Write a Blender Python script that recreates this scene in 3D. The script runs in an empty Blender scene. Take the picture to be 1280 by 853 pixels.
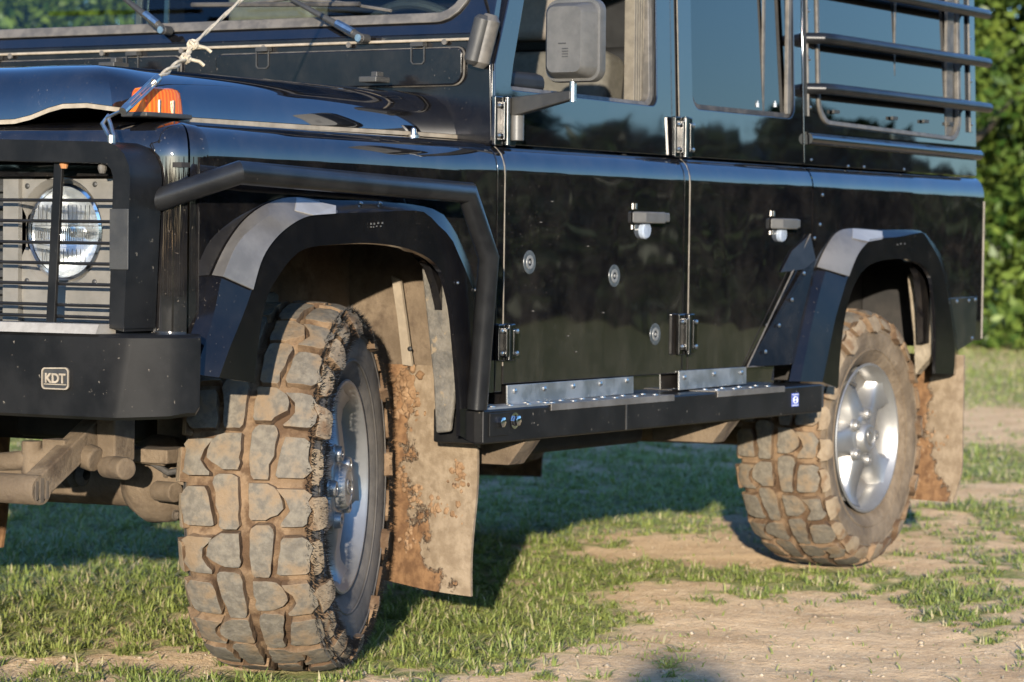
import bpy, bmesh, math, random
import numpy as np
from mathutils import Vector, Matrix
from math import sin, cos, pi, radians
random.seed(7); rng = np.random.default_rng(7)
sc = bpy.context.scene
C = sc.collection

# ------------------------------------------------------------------ camera
CF, CX, CY, CZ, CYAW, CPIT, CROL = (3725.294, -5.2815, -4.4767, 0.9294, 0.545578, -0.030669, 0.009941)
fw = Vector((cos(CYAW)*cos(CPIT), sin(CYAW)*cos(CPIT), sin(CPIT)))
rt = Vector((sin(CYAW), -cos(CYAW), 0)); up = rt.cross(fw)
rt, up = cos(CROL)*rt + sin(CROL)*up, cos(CROL)*up - sin(CROL)*rt
cd = bpy.data.cameras.new('camera'); cam = bpy.data.objects.new('camera', cd); C.objects.link(cam)
M = Matrix((rt, up, -fw)).transposed().to_4x4(); M.translation = (CX, CY, CZ)
cam.matrix_world = M
cd.sensor_width = 36; cd.lens = CF*36/1280; cd.clip_end = 1000; cd.clip_start = .05
cd.dof.use_dof = True; cd.dof.focus_distance = 6.15; cd.dof.aperture_fstop = 7.5
sc.camera = cam
# ------------------------------------------------------------------ light
SUN_EL, SUN_AZ = radians(8.6), radians(28.5)          # elevation; direction the light travels in plan
w = bpy.data.worlds.new('World'); sc.world = w; w.use_nodes = True
nt = w.node_tree; sky = nt.nodes.new('ShaderNodeTexSky'); sky.sky_type = 'NISHITA'; sky.sun_disc = False
sky.sun_elevation = SUN_EL; sky.sun_rotation = math.atan2(-cos(SUN_AZ), -sin(SUN_AZ))
sky.air_density = 1.0; sky.dust_density = .3; sky.ozone_density = 4.0
wb = nt.nodes.new('ShaderNodeMix'); wb.data_type = 'RGBA'; wb.blend_type = 'MULTIPLY'; wb.inputs[0].default_value = 1; wb.inputs[7].default_value = (.96, 1.0, 1.14, 1)   # camera white balance
nt.links.new(sky.outputs[0], wb.inputs[6]); nt.links.new(wb.outputs[2], nt.nodes['Background'].inputs[0]); nt.nodes['Background'].inputs[1].default_value = .15
ld = bpy.data.lights.new('sun', 'SUN'); ld.energy = 3.2; ld.angle = radians(.53); ld.color = (1, .90, .76)
lo = bpy.data.objects.new('sun', ld); C.objects.link(lo)
lo.rotation_euler = Vector((cos(SUN_AZ)*cos(SUN_EL), sin(SUN_AZ)*cos(SUN_EL), -sin(SUN_EL))).to_track_quat('-Z', 'Y').to_euler()
sc.view_settings.view_transform = 'Standard'; sc.view_settings.look = 'None'
sc.view_settings.exposure = 1.45; sc.view_settings.gamma = 1

# ------------------------------------------------------------------ materials
def new_mat(name):
    m = bpy.data.materials.new(name); m.use_nodes = True
    return m, m.node_tree, m.node_tree.nodes['Principled BSDF']
def N(t, kind, **kw):
    n = t.nodes.new(kind)
    for k, v in kw.items(): setattr(n, k, v)
    return n
def noise(t, scale, detail=4, rough=.6, co=None, out='Fac'):
    n = N(t, 'ShaderNodeTexNoise'); n.inputs['Scale'].default_value = scale
    n.inputs['Detail'].default_value = detail; n.inputs['Roughness'].default_value = rough
    if co is not None: t.links.new(co, n.inputs['Vector'])
    return n.outputs[out]
def ramp(t, src, lo, hi, a=0., b=1.):
    r = N(t, 'ShaderNodeMapRange'); r.interpolation_type = 'SMOOTHSTEP'
    for k, v in zip(('From Min', 'From Max', 'To Min', 'To Max'), (lo, hi, a, b)): r.inputs[k].default_value = v
    t.links.new(src, r.inputs['Value']); return r.outputs['Result']
def mul(t, a, b, op='MULTIPLY'):
    m = N(t, 'ShaderNodeMath', operation=op)
    for i, x in enumerate((a, b)):
        if isinstance(x, (int, float)): m.inputs[i].default_value = x
        else: t.links.new(x, m.inputs[i])
    m.use_clamp = op == 'ADD'
    return m.outputs[0]
def mix(t, fac, a, b):
    m = N(t, 'ShaderNodeMix', data_type='RGBA')
    for i, x in ((0, fac), (6, a), (7, b)):
        if isinstance(x, (int, float)): m.inputs[i].default_value = x
        elif isinstance(x, tuple): m.inputs[i].default_value = (*x, 1)
        else: t.links.new(x, m.inputs[i])
    return m.outputs[2]
def bump(t, src, dist, b, strength=1., prev=None):
    n = N(t, 'ShaderNodeBump'); n.inputs['Distance'].default_value = dist; n.inputs['Strength'].default_value = strength
    t.links.new(src, n.inputs['Height'])
    if prev is not None: t.links.new(prev, n.inputs['Normal'])
    t.links.new(n.outputs[0], b.inputs['Normal']); return n.outputs[0]
def obco(t): return N(t, 'ShaderNodeTexCoord').outputs['Object']

def paint(name, base=(.004, .004, .005), rough=.025, wave=.0034, dust=.045, speck=.22, ior=1.9, low=0.):
    m, t, b = new_mat(name); co = obco(t)
    sp = ramp(t, noise(t, 150, 2, .5, co), .69, .74)
    patch = ramp(t, noise(t, 2.2, 3, .6, co), .42, .68)
    sm = ramp(t, noise(t, 9, 6, .7, co), .35, .8)
    f = mul(t, mul(t, sp, mul(t, patch, speck)), mul(t, sm, dust), 'ADD')
    if low:         # film of road dust thrown up from the wheels and sills
        sx = N(t, 'ShaderNodeSeparateXYZ'); t.links.new(co, sx.inputs[0])
        mp = N(t, 'ShaderNodeMapping'); mp.inputs['Scale'].default_value = (5, 5, 1.6); t.links.new(co, mp.inputs[0])
        f = mul(t, f, mul(t, mul(t, ramp(t, sx.outputs['Z'], .98, .56), ramp(t, noise(t, 2.2, 6, .7, mp.outputs[0]), .36, .72)), low), 'ADD')
    t.links.new(mix(t, f, base, (.36, .30, .23)), b.inputs['Base Color'])
    t.links.new(ramp(t, f, .12, .6, rough, .45), b.inputs['Roughness'])
    b.inputs['IOR'].default_value = ior
    if wave: bump(t, noise(t, 2.6, 2, .4, co), wave, b)
    return m
def surf(name, c1, c2, scale=12, lo=.35, hi=.65, rough=.6, metal=0., bmp=0., bscale=60, detail=6, c3=None, s3=40, lo3=.6, hi3=.7, rough2=None, spec=.5):
    m, t, b = new_mat(name); co = obco(t)
    f = ramp(t, noise(t, scale, detail, .62, co), lo, hi)
    col = mix(t, f, c1, c2)
    if c3: col = mix(t, ramp(t, noise(t, s3, 5, .6, co), lo3, hi3), col, c3)
    t.links.new(col, b.inputs['Base Color'])
    if rough2 is not None: t.links.new(ramp(t, f, 0, 1, rough, rough2), b.inputs['Roughness'])
    else: b.inputs['Roughness'].default_value = rough
    b.inputs['Metallic'].default_value = metal; b.inputs['Specular IOR Level'].default_value = spec
    if bmp: bump(t, noise(t, bscale, 5, .65, co), bmp, b)
    return m
def glass(name, tint, ior=1.5, rough=.01):
    m, t, b = new_mat(name); t.nodes.remove(b)
    tr = N(t, 'ShaderNodeBsdfTransparent'); tr.inputs[0].default_value = (*tint, 1)
    gl = N(t, 'ShaderNodeBsdfGlossy'); gl.inputs['Roughness'].default_value = rough
    lw = N(t, 'ShaderNodeLayerWeight'); lw.inputs[0].default_value = .5; f0 = ((ior-1)/(ior+1))**2
    mx = N(t, 'ShaderNodeMixShader')
    t.links.new(mul(t, mul(t, mul(t, lw.outputs['Facing'], 4, 'POWER'), 1-f0), f0, 'ADD'), mx.inputs[0]); t.links.new(tr.outputs[0], mx.inputs[1]); t.links.new(gl.outputs[0], mx.inputs[2])
    t.links.new(mx.outputs[0], t.nodes['Material Output'].inputs[0]); return m

PAINT = paint('black_gloss_paint', low=.05)
PAINT_UP = paint('black_gloss_paint_upper', wave=.0014, dust=.015, speck=.2, ior=1.95)
PAINT_HOOD = paint('black_bonnet_paint', wave=.0010, dust=.03, speck=.3, ior=2.4)
SATIN = surf('satin_black_steel', (.007, .007, .007), (.014, .0135, .013), 9, spec=.22, rough=.36, bmp=.00006, bscale=260, c3=(.16, .14, .11), s3=75, lo3=.66, hi3=.74)
TUBEM = surf('black_coated_tube', (.009, .009, .0095), (.016, .016, .016), 14, spec=.35, rough=.30, bmp=.0002, bscale=300, c3=(.10, .09, .08), s3=110, lo3=.70, hi3=.76)
FLARE = paint('flare_black', base=(.004, .004, .005), rough=.14, wave=.001, dust=.018, speck=.35, ior=1.45)
PDULL = paint('dusty_black_paint', base=(.004, .004, .005), rough=.2, dust=.03, speck=.4, ior=1.45)
PLAST = surf('grey_black_plastic', (.030, .029, .027), (.045, .043, .038), 20, rough=.5, bmp=.0003, bscale=400)
MIRP = surf('mirror_grey_plastic', (.078, .074, .066), (.10, .094, .084), 25, rough=.42, bmp=.0002, bscale=500)
RUBB = surf('dusty_black_rubber', (.028, .026, .024), (.075, .066, .055), 18, rough=.75, bmp=.0008, bscale=90)
TANEDGE = surf('tan_edge', (.26, .215, .155), (.36, .30, .22), 30, rough=.5, bmp=.0003)  # badge trim; also painted sun glint on bonnet edge and hinge gap
SEAL = surf('weathered_seal', (.075, .068, .058), (.13, .115, .095), 30, rough=.5, bmp=.0003)
ALU2 = surf('highlit_aluminium', (.42, .40, .37), (.50, .48, .44), 14, rough=.34, metal=.4)  # brighter copy of the plate metal, painting the highlight on its ends
ALU = surf('brushed_aluminium', (.13, .12, .108), (.20, .185, .165), 9, rough=.36, metal=.35, rough2=.44, bmp=.0001, bscale=300)
SILLM = surf('dusty_aluminium_plate', (.36, .37, .36), (.52, .51, .48), 14, rough=.36, metal=.85, rough2=.5, bmp=.0002, bscale=200)
CHROME = surf('polished_metal', (.62, .62, .62), (.75, .74, .72), 40, rough=.14, metal=1.)
STEEL = surf('zinc_steel', (.50, .48, .44), (.66, .63, .58), 60, rough=.3, metal=1.)
ALLOY = surf('alloy_wheel_silver', (.29, .28, .265), (.36, .35, .33), 10, lo=.3, hi=.7, rough=.40, metal=.65, c3=(.34, .28, .21), s3=16, lo3=.62, hi3=.85)
GAPM = surf('gap_edge', (.14, .12, .09), (.20, .17, .13), 30, rough=.5)
RODM = surf('black_rod', (.008, .008, .008), (.014, .013, .012), 30, rough=.5, spec=.3)
DISHM = surf('dusty_wheel_dish', (.15, .135, .115), (.22, .20, .175), 12, rough=.5, metal=.4)
DUST = surf('dust_covered_steel', (.10, .07, .042), (.165, .12, .076), 8, rough=.9, bmp=.004, bscale=50, c3=(.075, .05, .03), s3=13, lo3=.50, hi3=.68)
DUSTD = surf('dark_dusty_steel', (.05, .04, .03), (.13, .10, .07), 7, rough=.85, bmp=.002, bscale=30)
UNDER = surf('underbody_black', (.012, .011, .010), (.035, .03, .025), 6, rough=.8)
FLAPM = surf('muddy_flap', (.23, .185, .13), (.29, .235, .165), 30, rough=.8, bmp=.0008, bscale=70)
MUD = surf('wet_brown_mud', (.17, .094, .042), (.27, .165, .085), 26, rough=.85, bmp=.005, bscale=55, c3=(.10, .056, .028), s3=60, lo3=.56, hi3=.68)
LUG = surf('worn_tread_rubber', (.115, .098, .075), (.175, .15, .112), 60, rough=.88, bmp=.0042, bscale=48, c3=(.20, .138, .08), s3=15, lo3=.46, hi3=.66)
GROOVE = surf('dried_mud_groove', (.115, .07, .036), (.215, .14, .078), 16, rough=.9, bmp=.005, bscale=60, c3=(.085, .047, .022), s3=12, lo3=.46, hi3=.58)
SIDEW = surf('tyre_sidewall', (.07, .063, .056), (.12, .105, .088), 14, rough=.75, bmp=.001, bscale=90, c3=(.17, .13, .09), s3=9, lo3=.60, hi3=.8)
SIDEWR = surf('muddy_tyre_sidewall', (.125, .088, .053), (.20, .148, .094), 14, rough=.9, bmp=.006, bscale=45, c3=(.13, .10, .07), s3=11, lo3=.58, hi3=.8)
PANELG = surf('lamp_panel_grey', (.15, .14, .12), (.19, .175, .15), 16, rough=.4, bmp=.0002, bscale=200)
REFL = surf('lamp_reflector', (.74, .74, .72), (.86, .86, .84), 8, rough=.24, metal=.8)
HINGEM = surf('dark_hinge_metal', (.10, .10, .10), (.16, .155, .15), 30, rough=.16, metal=1.)
GLASS = glass('clear_glass', (.80, .85, .82))
DGLASS = glass('tinted_glass', (.012, .014, .016), ior=1.85)
LENS = glass('lamp_glass', (.93, .95, .96), ior=1.5)
SEATM = surf('olive_grey_cloth', (.085, .078, .06), (.11, .10, .078), 50, rough=.8)
SEATH = surf('taupe_headrest', (.17, .145, .12), (.21, .18, .145), 40, rough=.7)
TRIM = surf('ribbed_trim', (.13, .11, .08), (.17, .145, .105), 40, rough=.7)
CABIN = surf('cabin_black', (.008, .008, .008), (.016, .016, .016), 10, rough=.6)
ROPE = surf('beige_rope', (.36, .30, .21), (.48, .41, .30), 120, rough=.85, bmp=.001, bscale=400)
RUSTM = surf('rusty_bolt', (.35, .13, .04), (.46, .22, .09), 80, rough=.8)
STICK = surf('blue_sticker', (.10, .13, .40), (.14, .18, .48), 90, rough=.4)
WHITE = surf('pale_print', (.70, .70, .70), (.78, .78, .76), 60, rough=.5)
DECALR = surf('grey_decal', (.045, .052, .055), (.085, .092, .09), 90, rough=.35)
DECALC = surf('pale_decal_ring', (.14, .14, .13), (.20, .195, .18), 140, rough=.4)
LOCKM = surf('pale_lock_cover', (.26, .30, .36), (.34, .38, .44), 50, rough=.25)
def amber_mat():
    m, t, b = new_mat('amber_plastic'); co = obco(t)
    wv = N(t, 'ShaderNodeTexWave'); wv.inputs['Scale'].default_value = 28; wv.inputs['Distortion'].default_value = 1.5
    t.links.new(co, wv.inputs['Vector'])
    t.links.new(mix(t, wv.outputs['Fac'], (.88, .12, .010), (.95, .28, .022)), b.inputs['Base Color'])
    b.inputs['Roughness'].default_value = .15; b.inputs['Transmission Weight'].default_value = .35; b.inputs['IOR'].default_value = 1.3
    return m
AMBER = amber_mat()

# ------------------------------------------------------------------ mesh helper
class MB:
    def __init__(s): s.v = []; s.f = []; s.m = []
    def add(s, vs, fs, m=0):
        o = len(s.v); s.v += [tuple(map(float, p)) for p in vs]
        s.f += [tuple(o+i for i in f) for f in fs]; s.m += [m]*len(fs); return s
    def box(s, c, d, rot=None, m=0):
        x, y, z = (d[0]/2, d[1]/2, d[2]/2)
        vs = [Vector((i*x, j*y, k*z)) for i in (-1, 1) for j in (-1, 1) for k in (-1, 1)]
        if rot is not None: vs = [rot @ v for v in vs]
        c = Vector(c)
        return s.add([v+c for v in vs], [(0,1,3,2),(4,6,7,5),(0,4,5,1),(2,3,7,6),(0,2,6,4),(1,5,7,3)], m)
    def prism(s, poly, vec, m=0):
        n = len(poly); vec = Vector(vec)
        a = [Vector(p) for p in poly]; b = [p+vec for p in a]
        return s.add(a+b, [tuple(range(n))[::-1], tuple(range(n, 2*n))] + [(i, (i+1) % n, n+(i+1) % n, n+i) for i in range(n)], m)
    def tube(s, path, r, n=12, m=0, caps=True):
        P = [Vector(p) for p in path]; rs = r if isinstance(r, (list, tuple)) else [r]*len(P)
        T = [((P[min(i+1, len(P)-1)]-P[i]).normalized() + (P[i]-P[max(i-1, 0)]).normalized()).normalized() for i in range(len(P))]
        u = T[0].orthogonal().normalized(); vs = []
        for i, p in enumerate(P):
            u = (u - T[i]*u.dot(T[i])).normalized(); q = T[i].cross(u)
            k = 1.
            if 0 < i < len(P)-1:
                c = max(.35, T[i].dot((P[i]-P[i-1]).normalized()))
                k = 1/c
            for j in range(n):
                a = 2*pi*j/n; d = (u*cos(a)+q*sin(a))*rs[i]
                if k > 1.001:
                    b = ((P[i+1]-P[i]).normalized()-(P[i]-P[i-1]).normalized())
                    if b.length > 1e-6:
                        b.normalize(); d = d + b*d.dot(b)*(k-1)
                vs.append(p+d)
        fs = [(i*n+j, i*n+(j+1) % n, (i+1)*n+(j+1) % n, (i+1)*n+j) for i in range(len(P)-1) for j in range(n)]
        if caps: fs += [tuple(range(n))[::-1], tuple(range((len(P)-1)*n, len(P)*n))]
        return s.add(vs, fs, m)
    def lathe(s, prof, n=48, mat=None, m=0, ax='y', caps=False):
        # prof: (a along axis, radius)
        vs = []
        for a, r in prof:
            for j in range(n):
                t = 2*pi*j/n
                v = Vector((r*cos(t), a, r*sin(t))) if ax == 'y' else (Vector((a, r*cos(t), r*sin(t))) if ax == 'x' else Vector((r*cos(t), r*sin(t), a)))
                vs.append(mat @ v if mat is not None else v)
        fs = [(i*n+j, i*n+(j+1) % n, (i+1)*n+(j+1) % n, (i+1)*n+j) for i in range(len(prof)-1) for j in range(n)]
        if caps: fs += [tuple(range(n))[::-1], tuple(range((len(prof)-1)*n, len(prof)*n))]
        return s.add(vs, fs, m)
    def loft(s, rails, m=0, close=False):
        n = len(rails[0]); vs = [p for r in rails for p in r]
        k = n if close else n-1
        return s.add(vs, [(i*n+j, i*n+(j+1) % n, (i+1)*n+(j+1) % n, (i+1)*n+j) for i in range(len(rails)-1) for j in range(k)], m)
    def thick(s, rails, vec, m=0):
        n = len(rails[0]); R = len(rails); vec = Vector(vec)
        a = [Vector(p) for r in rails for p in r]; b = [p+vec for p in a]; o = len(a)
        fs = []
        for i in range(R-1):
            for j in range(n-1):
                q = (i*n+j, i*n+j+1, (i+1)*n+j+1, (i+1)*n+j); fs += [q, tuple(o+x for x in q[::-1])]
        edge = [j for j in range(n)] + [i*n+n-1 for i in range(1, R)] + [(R-1)*n+j for j in range(n-2, -1, -1)] + [i*n for i in range(R-2, 0, -1)]
        for i in range(len(edge)):
            p, q = edge[i], edge[(i+1) % len(edge)]; fs.append((q, p, o+p, o+q))
        return s.add(a+b, fs, m)
    def ring(s, outer, inner, vec, m=0):
        n = len(outer); vec = Vector(vec)
        o = [Vector(p) for p in outer]; i_ = [Vector(p) for p in inner]
        vs = o + i_ + [p+vec for p in i_] + [p+vec for p in o]
        fs = [(k*n+j, k*n+(j+1) % n, ((k+1) % 4)*n+(j+1) % n, ((k+1) % 4)*n+j) for k in range(4) for j in range(n)]
        return s.add(vs, fs, m)
    def split(s, name, *a, **k):
        """every unconnected piece as an object of its own"""
        par = list(range(len(s.v)))
        def find(i):
            while par[i] != i: par[i] = par[par[i]]; i = par[i]
            return i
        for f in s.f:
            for i in f[1:]: par[find(i)] = find(f[0])
        gr = {}
        for f, m in zip(s.f, s.m): gr.setdefault(find(f[0]), []).append((f, m))
        out = []
        for fl in gr.values():
            q = MB(); ids = sorted({i for f, _ in fl for i in f}); mp = {i: n for n, i in enumerate(ids)}
            q.v = [s.v[i] for i in ids]; q.f = [tuple(mp[i] for i in f) for f, _ in fl]; q.m = [m for _, m in fl]
            out.append(q.build(name, *a, **k))
        return out[0]
    def build(s, name, mats, parent=None, bevel=0., ang=32, seg=2, smooth=True):
        me = bpy.data.meshes.new(name); me.from_pydata(s.v, [], s.f)
        if not isinstance(mats, (list, tuple)): mats = [mats]
        for m in mats: me.materials.append(m)
        me.polygons.foreach_set('material_index', s.m)
        bm = bmesh.new(); bm.from_mesh(me); bmesh.ops.recalc_face_normals(bm, faces=bm.faces); bm.to_mesh(me); bm.free()
        if smooth:
            me.polygons.foreach_set('use_smooth', [True]*len(me.polygons)); me.set_sharp_from_angle(angle=radians(ang))
        o = bpy.data.objects.new(name, me); C.objects.link(o)
        if parent: o.parent = parent
        if bevel:
            b = o.modifiers.new('bevel', 'BEVEL'); b.width = bevel; b.segments = seg; b.limit_method = 'ANGLE'; b.angle_limit = radians(35); b.harden_normals = True
        return o
def rpoly(pts, rad, n=5):
    out = []; k = len(pts); rad = rad if isinstance(rad, (list, tuple)) else [rad]*k
    for i in range(k):
        p = Vector(pts[i]); a = (Vector(pts[i-1])-p); b = (Vector(pts[(i+1) % k])-p); r = rad[i]
        a.normalize(); b.normalize(); h = math.acos(max(-1, min(1, a.dot(b))))/2
        d = r/math.tan(h); c = p+(a+b).normalized()*(r/sin(h))
        s0 = p+a*d; e0 = p+b*d
        for j in range(n+1):
            t = j/n; q = s0.lerp(e0, t)-c
            if q.length > 1e-9: q = q.normalized()*r
            out.append(tuple(c+q))
    return out
def tag(o, label=None, cat=None, group=None, kind=None):
    for k, v in (('label', label), ('category', cat), ('group', group), ('kind', kind)):
        if v: o[k] = v
    return o
def mirror(o):
    """copy of a part on the car's other side (y -> -y), with its sub-parts"""
    def one(src, parent):
        me = src.data.copy()
        bm = bmesh.new(); bm.from_mesh(me)
        for v in bm.verts: v.co.y = -v.co.y
        bmesh.ops.reverse_faces(bm, faces=bm.faces); bm.to_mesh(me); bm.free()
        c = bpy.data.objects.new(src.name.split('.')[0], me); C.objects.link(c); c.parent = parent
        for md in src.modifiers:
            b = c.modifiers.new(md.name, md.type); b.width = md.width; b.segments = md.segments; b.limit_method = 'ANGLE'; b.angle_limit = md.angle_limit
        return c
    c = one(o, o.parent)
    for ch in [x for x in bpy.data.objects if x.parent is o]: one(ch, c)
    return c

# numpy value noise
def vnoise(x, y, seed=0):
    xi = np.floor(x).astype(np.int64); yi = np.floor(y).astype(np.int64); fx = x-xi; fy = y-yi
    def h(a, b):
        n = (a*374761393 + b*668265263 + seed*974634777) & 0xffffffff
        n = ((n ^ (n >> 13))*1274126177) & 0xffffffff
        return ((n ^ (n >> 16)) & 0xffff)/65535.
    fx = fx*fx*(3-2*fx); fy = fy*fy*(3-2*fy)
    return (h(xi, yi)*(1-fx)+h(xi+1, yi)*fx)*(1-fy)+(h(xi, yi+1)*(1-fx)+h(xi+1, yi+1)*fx)*fy
def fbm(x, y, o=4, seed=0):
    t = 0; a = .5
    for i in range(o): t = t+a*vnoise(x*2**i, y*2**i, seed+i); a *= .5
    return t/(1-.5**o)

# ------------------------------------------------------------------ ground
# grass cover: patches in plan (x, y, half width across the view, half depth along it, weight)
PA = np.array([fw.x, fw.y]); PA /= np.linalg.norm(PA); PR = np.array([PA[1], -PA[0]])
grass_spots = [(q, 1.) for q in [(0.6721,0.4018,0.3868,1.5979),(1.6916,1.3936,0.2399,0.9641),(2.892,2.0801,0.3326,0.9554),(1.3374,-0.6594,0.2275,0.4426),(2.3369,0.1403,0.1686,0.9317),(2.3415,-0.2412,0.2128,0.3537),(0.6379,-0.6247,0.1712,0.5102),(2.5262,-1.196,0.2524,0.4546),(1.8165,-1.6048,0.1241,0.5922),(1.7485,-1.37,0.1249,0.2386),(2.3597,-0.6251,0.1393,0.1485),(0.8567,-1.1757,0.1132,0.2543),(0.9103,-1.6032,0.1108,0.1887),(4.7931,-0.3789,0.1776,0.3051),(16.1144,4.2098,0.5884,3.4217),(7.6105,0.7515,0.3437,1.227),(0.2823,-0.9415,0.1956,0.2025),(1.181,-0.5856,0.1835,0.3315),(1.8386,-0.8406,0.0976,0.0926),(-0.0429,-0.6961,0.1384,0.2426),(3.69,0.2916,0.1657,0.2693),(3.4282,-0.9227,0.1531,0.2538),(1.554,-1.1011,0.062,0.0842),(2.5536,-0.7092,0.118,0.1967),(1.2,-1.895,0.0564,0.2797)]]
grass_spots += [(q, .5) for q in [(1.3135,-0.4813,0.3126,0.6969),(0.9834,-1.1073,0.2119,0.2354),(0.5198,0.3283,0.5174,1.5268),(0.6822,-0.6867,0.3049,0.7337),(1.7261,-0.4346,0.2847,0.7672),(2.0078,-1.4374,0.235,0.9076)]]
grass_spots += [(q, -1.) for q in [(1.1959,-1.1481,0.2171,0.3082),(1.9935,-0.6374,0.1785,0.3144),(1.8576,-1.2305,0.1275,0.1776),(2.7775,-0.0548,0.2494,0.2453),(2.9576,-0.295,0.1506,0.2968),(0.4819,-1.1127,0.1083,0.1296),(0.9559,-1.7809,0.1653,0.2665),(2.3323,1.8315,0.1564,0.1966),(0.6836,0.1019,0.0801,0.1472),(4.3706,0.1676,0.0584,0.2651),(6.0142,0.1368,0.1,0.2558),(1.3113,-1.3087,0.1783,0.1549),(0.8826,-0.9666,0.096,0.1024)]]
TRACK = (11.6828,2.3559,0.7127,2.3291)
grass_spots += [(TRACK, -2.2)] + [(q, -.9) for q in [(1.1748,-1.3746,0.4462,0.3872),(1.6337,-0.9222,0.253,0.2456),(1.1115,-1.6527,0.3024,0.2822),(2.8674,-0.1747,0.2252,0.2956)]]
def cover(x, y):
    m = .36+1.2*(fbm(x*1.3+3, y*1.3, 5, 11)-.5)+1.35*(fbm(x*5.5, y*5.5, 4, 4)-.5)+.7*(vnoise(x*19, y*19, 9)-.5)+0*x
    for (cx, cy, rl, rd), wt in grass_spots:
        dl = ((x-cx)*PR[0]+(y-cy)*PR[1])/rl; dd = ((x-cx)*PA[0]+(y-cy)*PA[1])/rd
        m = m+wt*.42*np.exp(-(dl*dl+dd*dd)*.9)
    # turf under and beyond the car
    m = m+.55*np.clip((y-.2)/.5, 0, 1)*np.clip((7.2-x)/1., 0, 1)*np.clip((9-y)/4, 0, 1)
    d = (x-CX)*PA[0]+(y-CY)*PA[1]
    far = np.clip((d-13)/6, 0, 1)
    m = m*(1-far)+far*(.62+.9*(fbm(x*.12, y*.5, 3, 8)-.5))
    return np.maximum(m, 1.1*np.clip((-3.0-y)/1.2, 0, 1))
def ground_z(x, y):
    near = np.exp(-((x-3)**2+(y)**2)/500.)
    return (.03*(fbm(x*.9, y*.9, 3, 2)-.5)+.012*(fbm(x*6, y*6, 3, 5)-.5))*near - .012
def axis(lo, hi, step, far):
    a = list(np.arange(lo, hi, step)); s = step; v = a[-1]
    while v < far: s *= 1.25; v += s; a.append(v)
    s = step; v = a[0]; pre = []
    while v > -far: s *= 1.25; v -= s; pre.append(v)
    return np.array(pre[::-1]+a)
gx, gy = axis(-1.5, 9, .035, 400), axis(-3.2, 4.5, .035, 400)
X, Y = np.meshgrid(gx, gy, indexing='ij'); Zg = ground_z(X, Y); cov = cover(X, Y)
nx, ny = X.shape
idx = np.arange(nx*ny).reshape(nx, ny)
quads = np.stack([idx[:-1, :-1], idx[1:, :-1], idx[1:, 1:], idx[:-1, 1:]], -1).reshape(-1, 4)
def np_mesh(name, verts, faces, attr=None, k=4):
    me = bpy.data.meshes.new(name); nv, nf = len(verts), len(faces)
    me.vertices.add(nv); me.vertices.foreach_set('co', verts.astype(np.float32).ravel())
    me.loops.add(nf*k); me.loops.foreach_set('vertex_index', faces.astype(np.int32).ravel())
    me.polygons.add(nf); me.polygons.foreach_set('loop_start', np.arange(0, nf*k, k, dtype=np.int32))
    me.polygons.foreach_set('use_smooth', np.ones(nf, bool))
    if attr is not None:
        for an, arr in attr.items():
            a = me.attributes.new(an, 'FLOAT', 'POINT'); a.data.foreach_set('value', arr.astype(np.float32).ravel())
    me.update(calc_edges=True); me.validate(); return me
gm = np_mesh('ground', np.stack([X, Y, Zg], -1).reshape(-1, 3), quads, {'cover': cov})
def ground_mat():
    m, t, b = new_mat('dry_earth'); co = obco(t)
    at = N(t, 'ShaderNodeAttribute', attribute_name='cover').outputs['Fac']
    dirt = mix(t, ramp(t, noise(t, 3.2, 6, .65, co), .35, .68), (.50, .365, .225), (.39, .27, .155))
    dirt = mix(t, ramp(t, noise(t, 40, 4, .6, co), .5, .75), dirt, (.56, .43, .28))
    dirt = mix(t, ramp(t, noise(t, 90, 3, .6, co), .62, .72), dirt, (.34, .24, .15))
    turf = mix(t, ramp(t, noise(t, 30, 5, .6, co), .35, .65), (.24, .22, .095), (.13, .15, .05))
    t.links.new(mix(t, ramp(t, at, .42, .95), dirt, turf), b.inputs['Base Color'])
    b.inputs['Roughness'].default_value = .95; b.inputs['Specular IOR Level'].default_value = .1
    n1 = bump(t, noise(t, 14, 6, .7, co), .03, b, .8); bump(t, noise(t, 70, 4, .6, co), .012, b, .8, n1); b.inputs['Diffuse Roughness'].default_value = 1.
    return m
gm.materials.append(ground_mat())
go = bpy.data.objects.new('ground', gm); C.objects.link(go); tag(go, 'trodden dry earth with patches of grass under the car', kind='structure')

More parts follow.
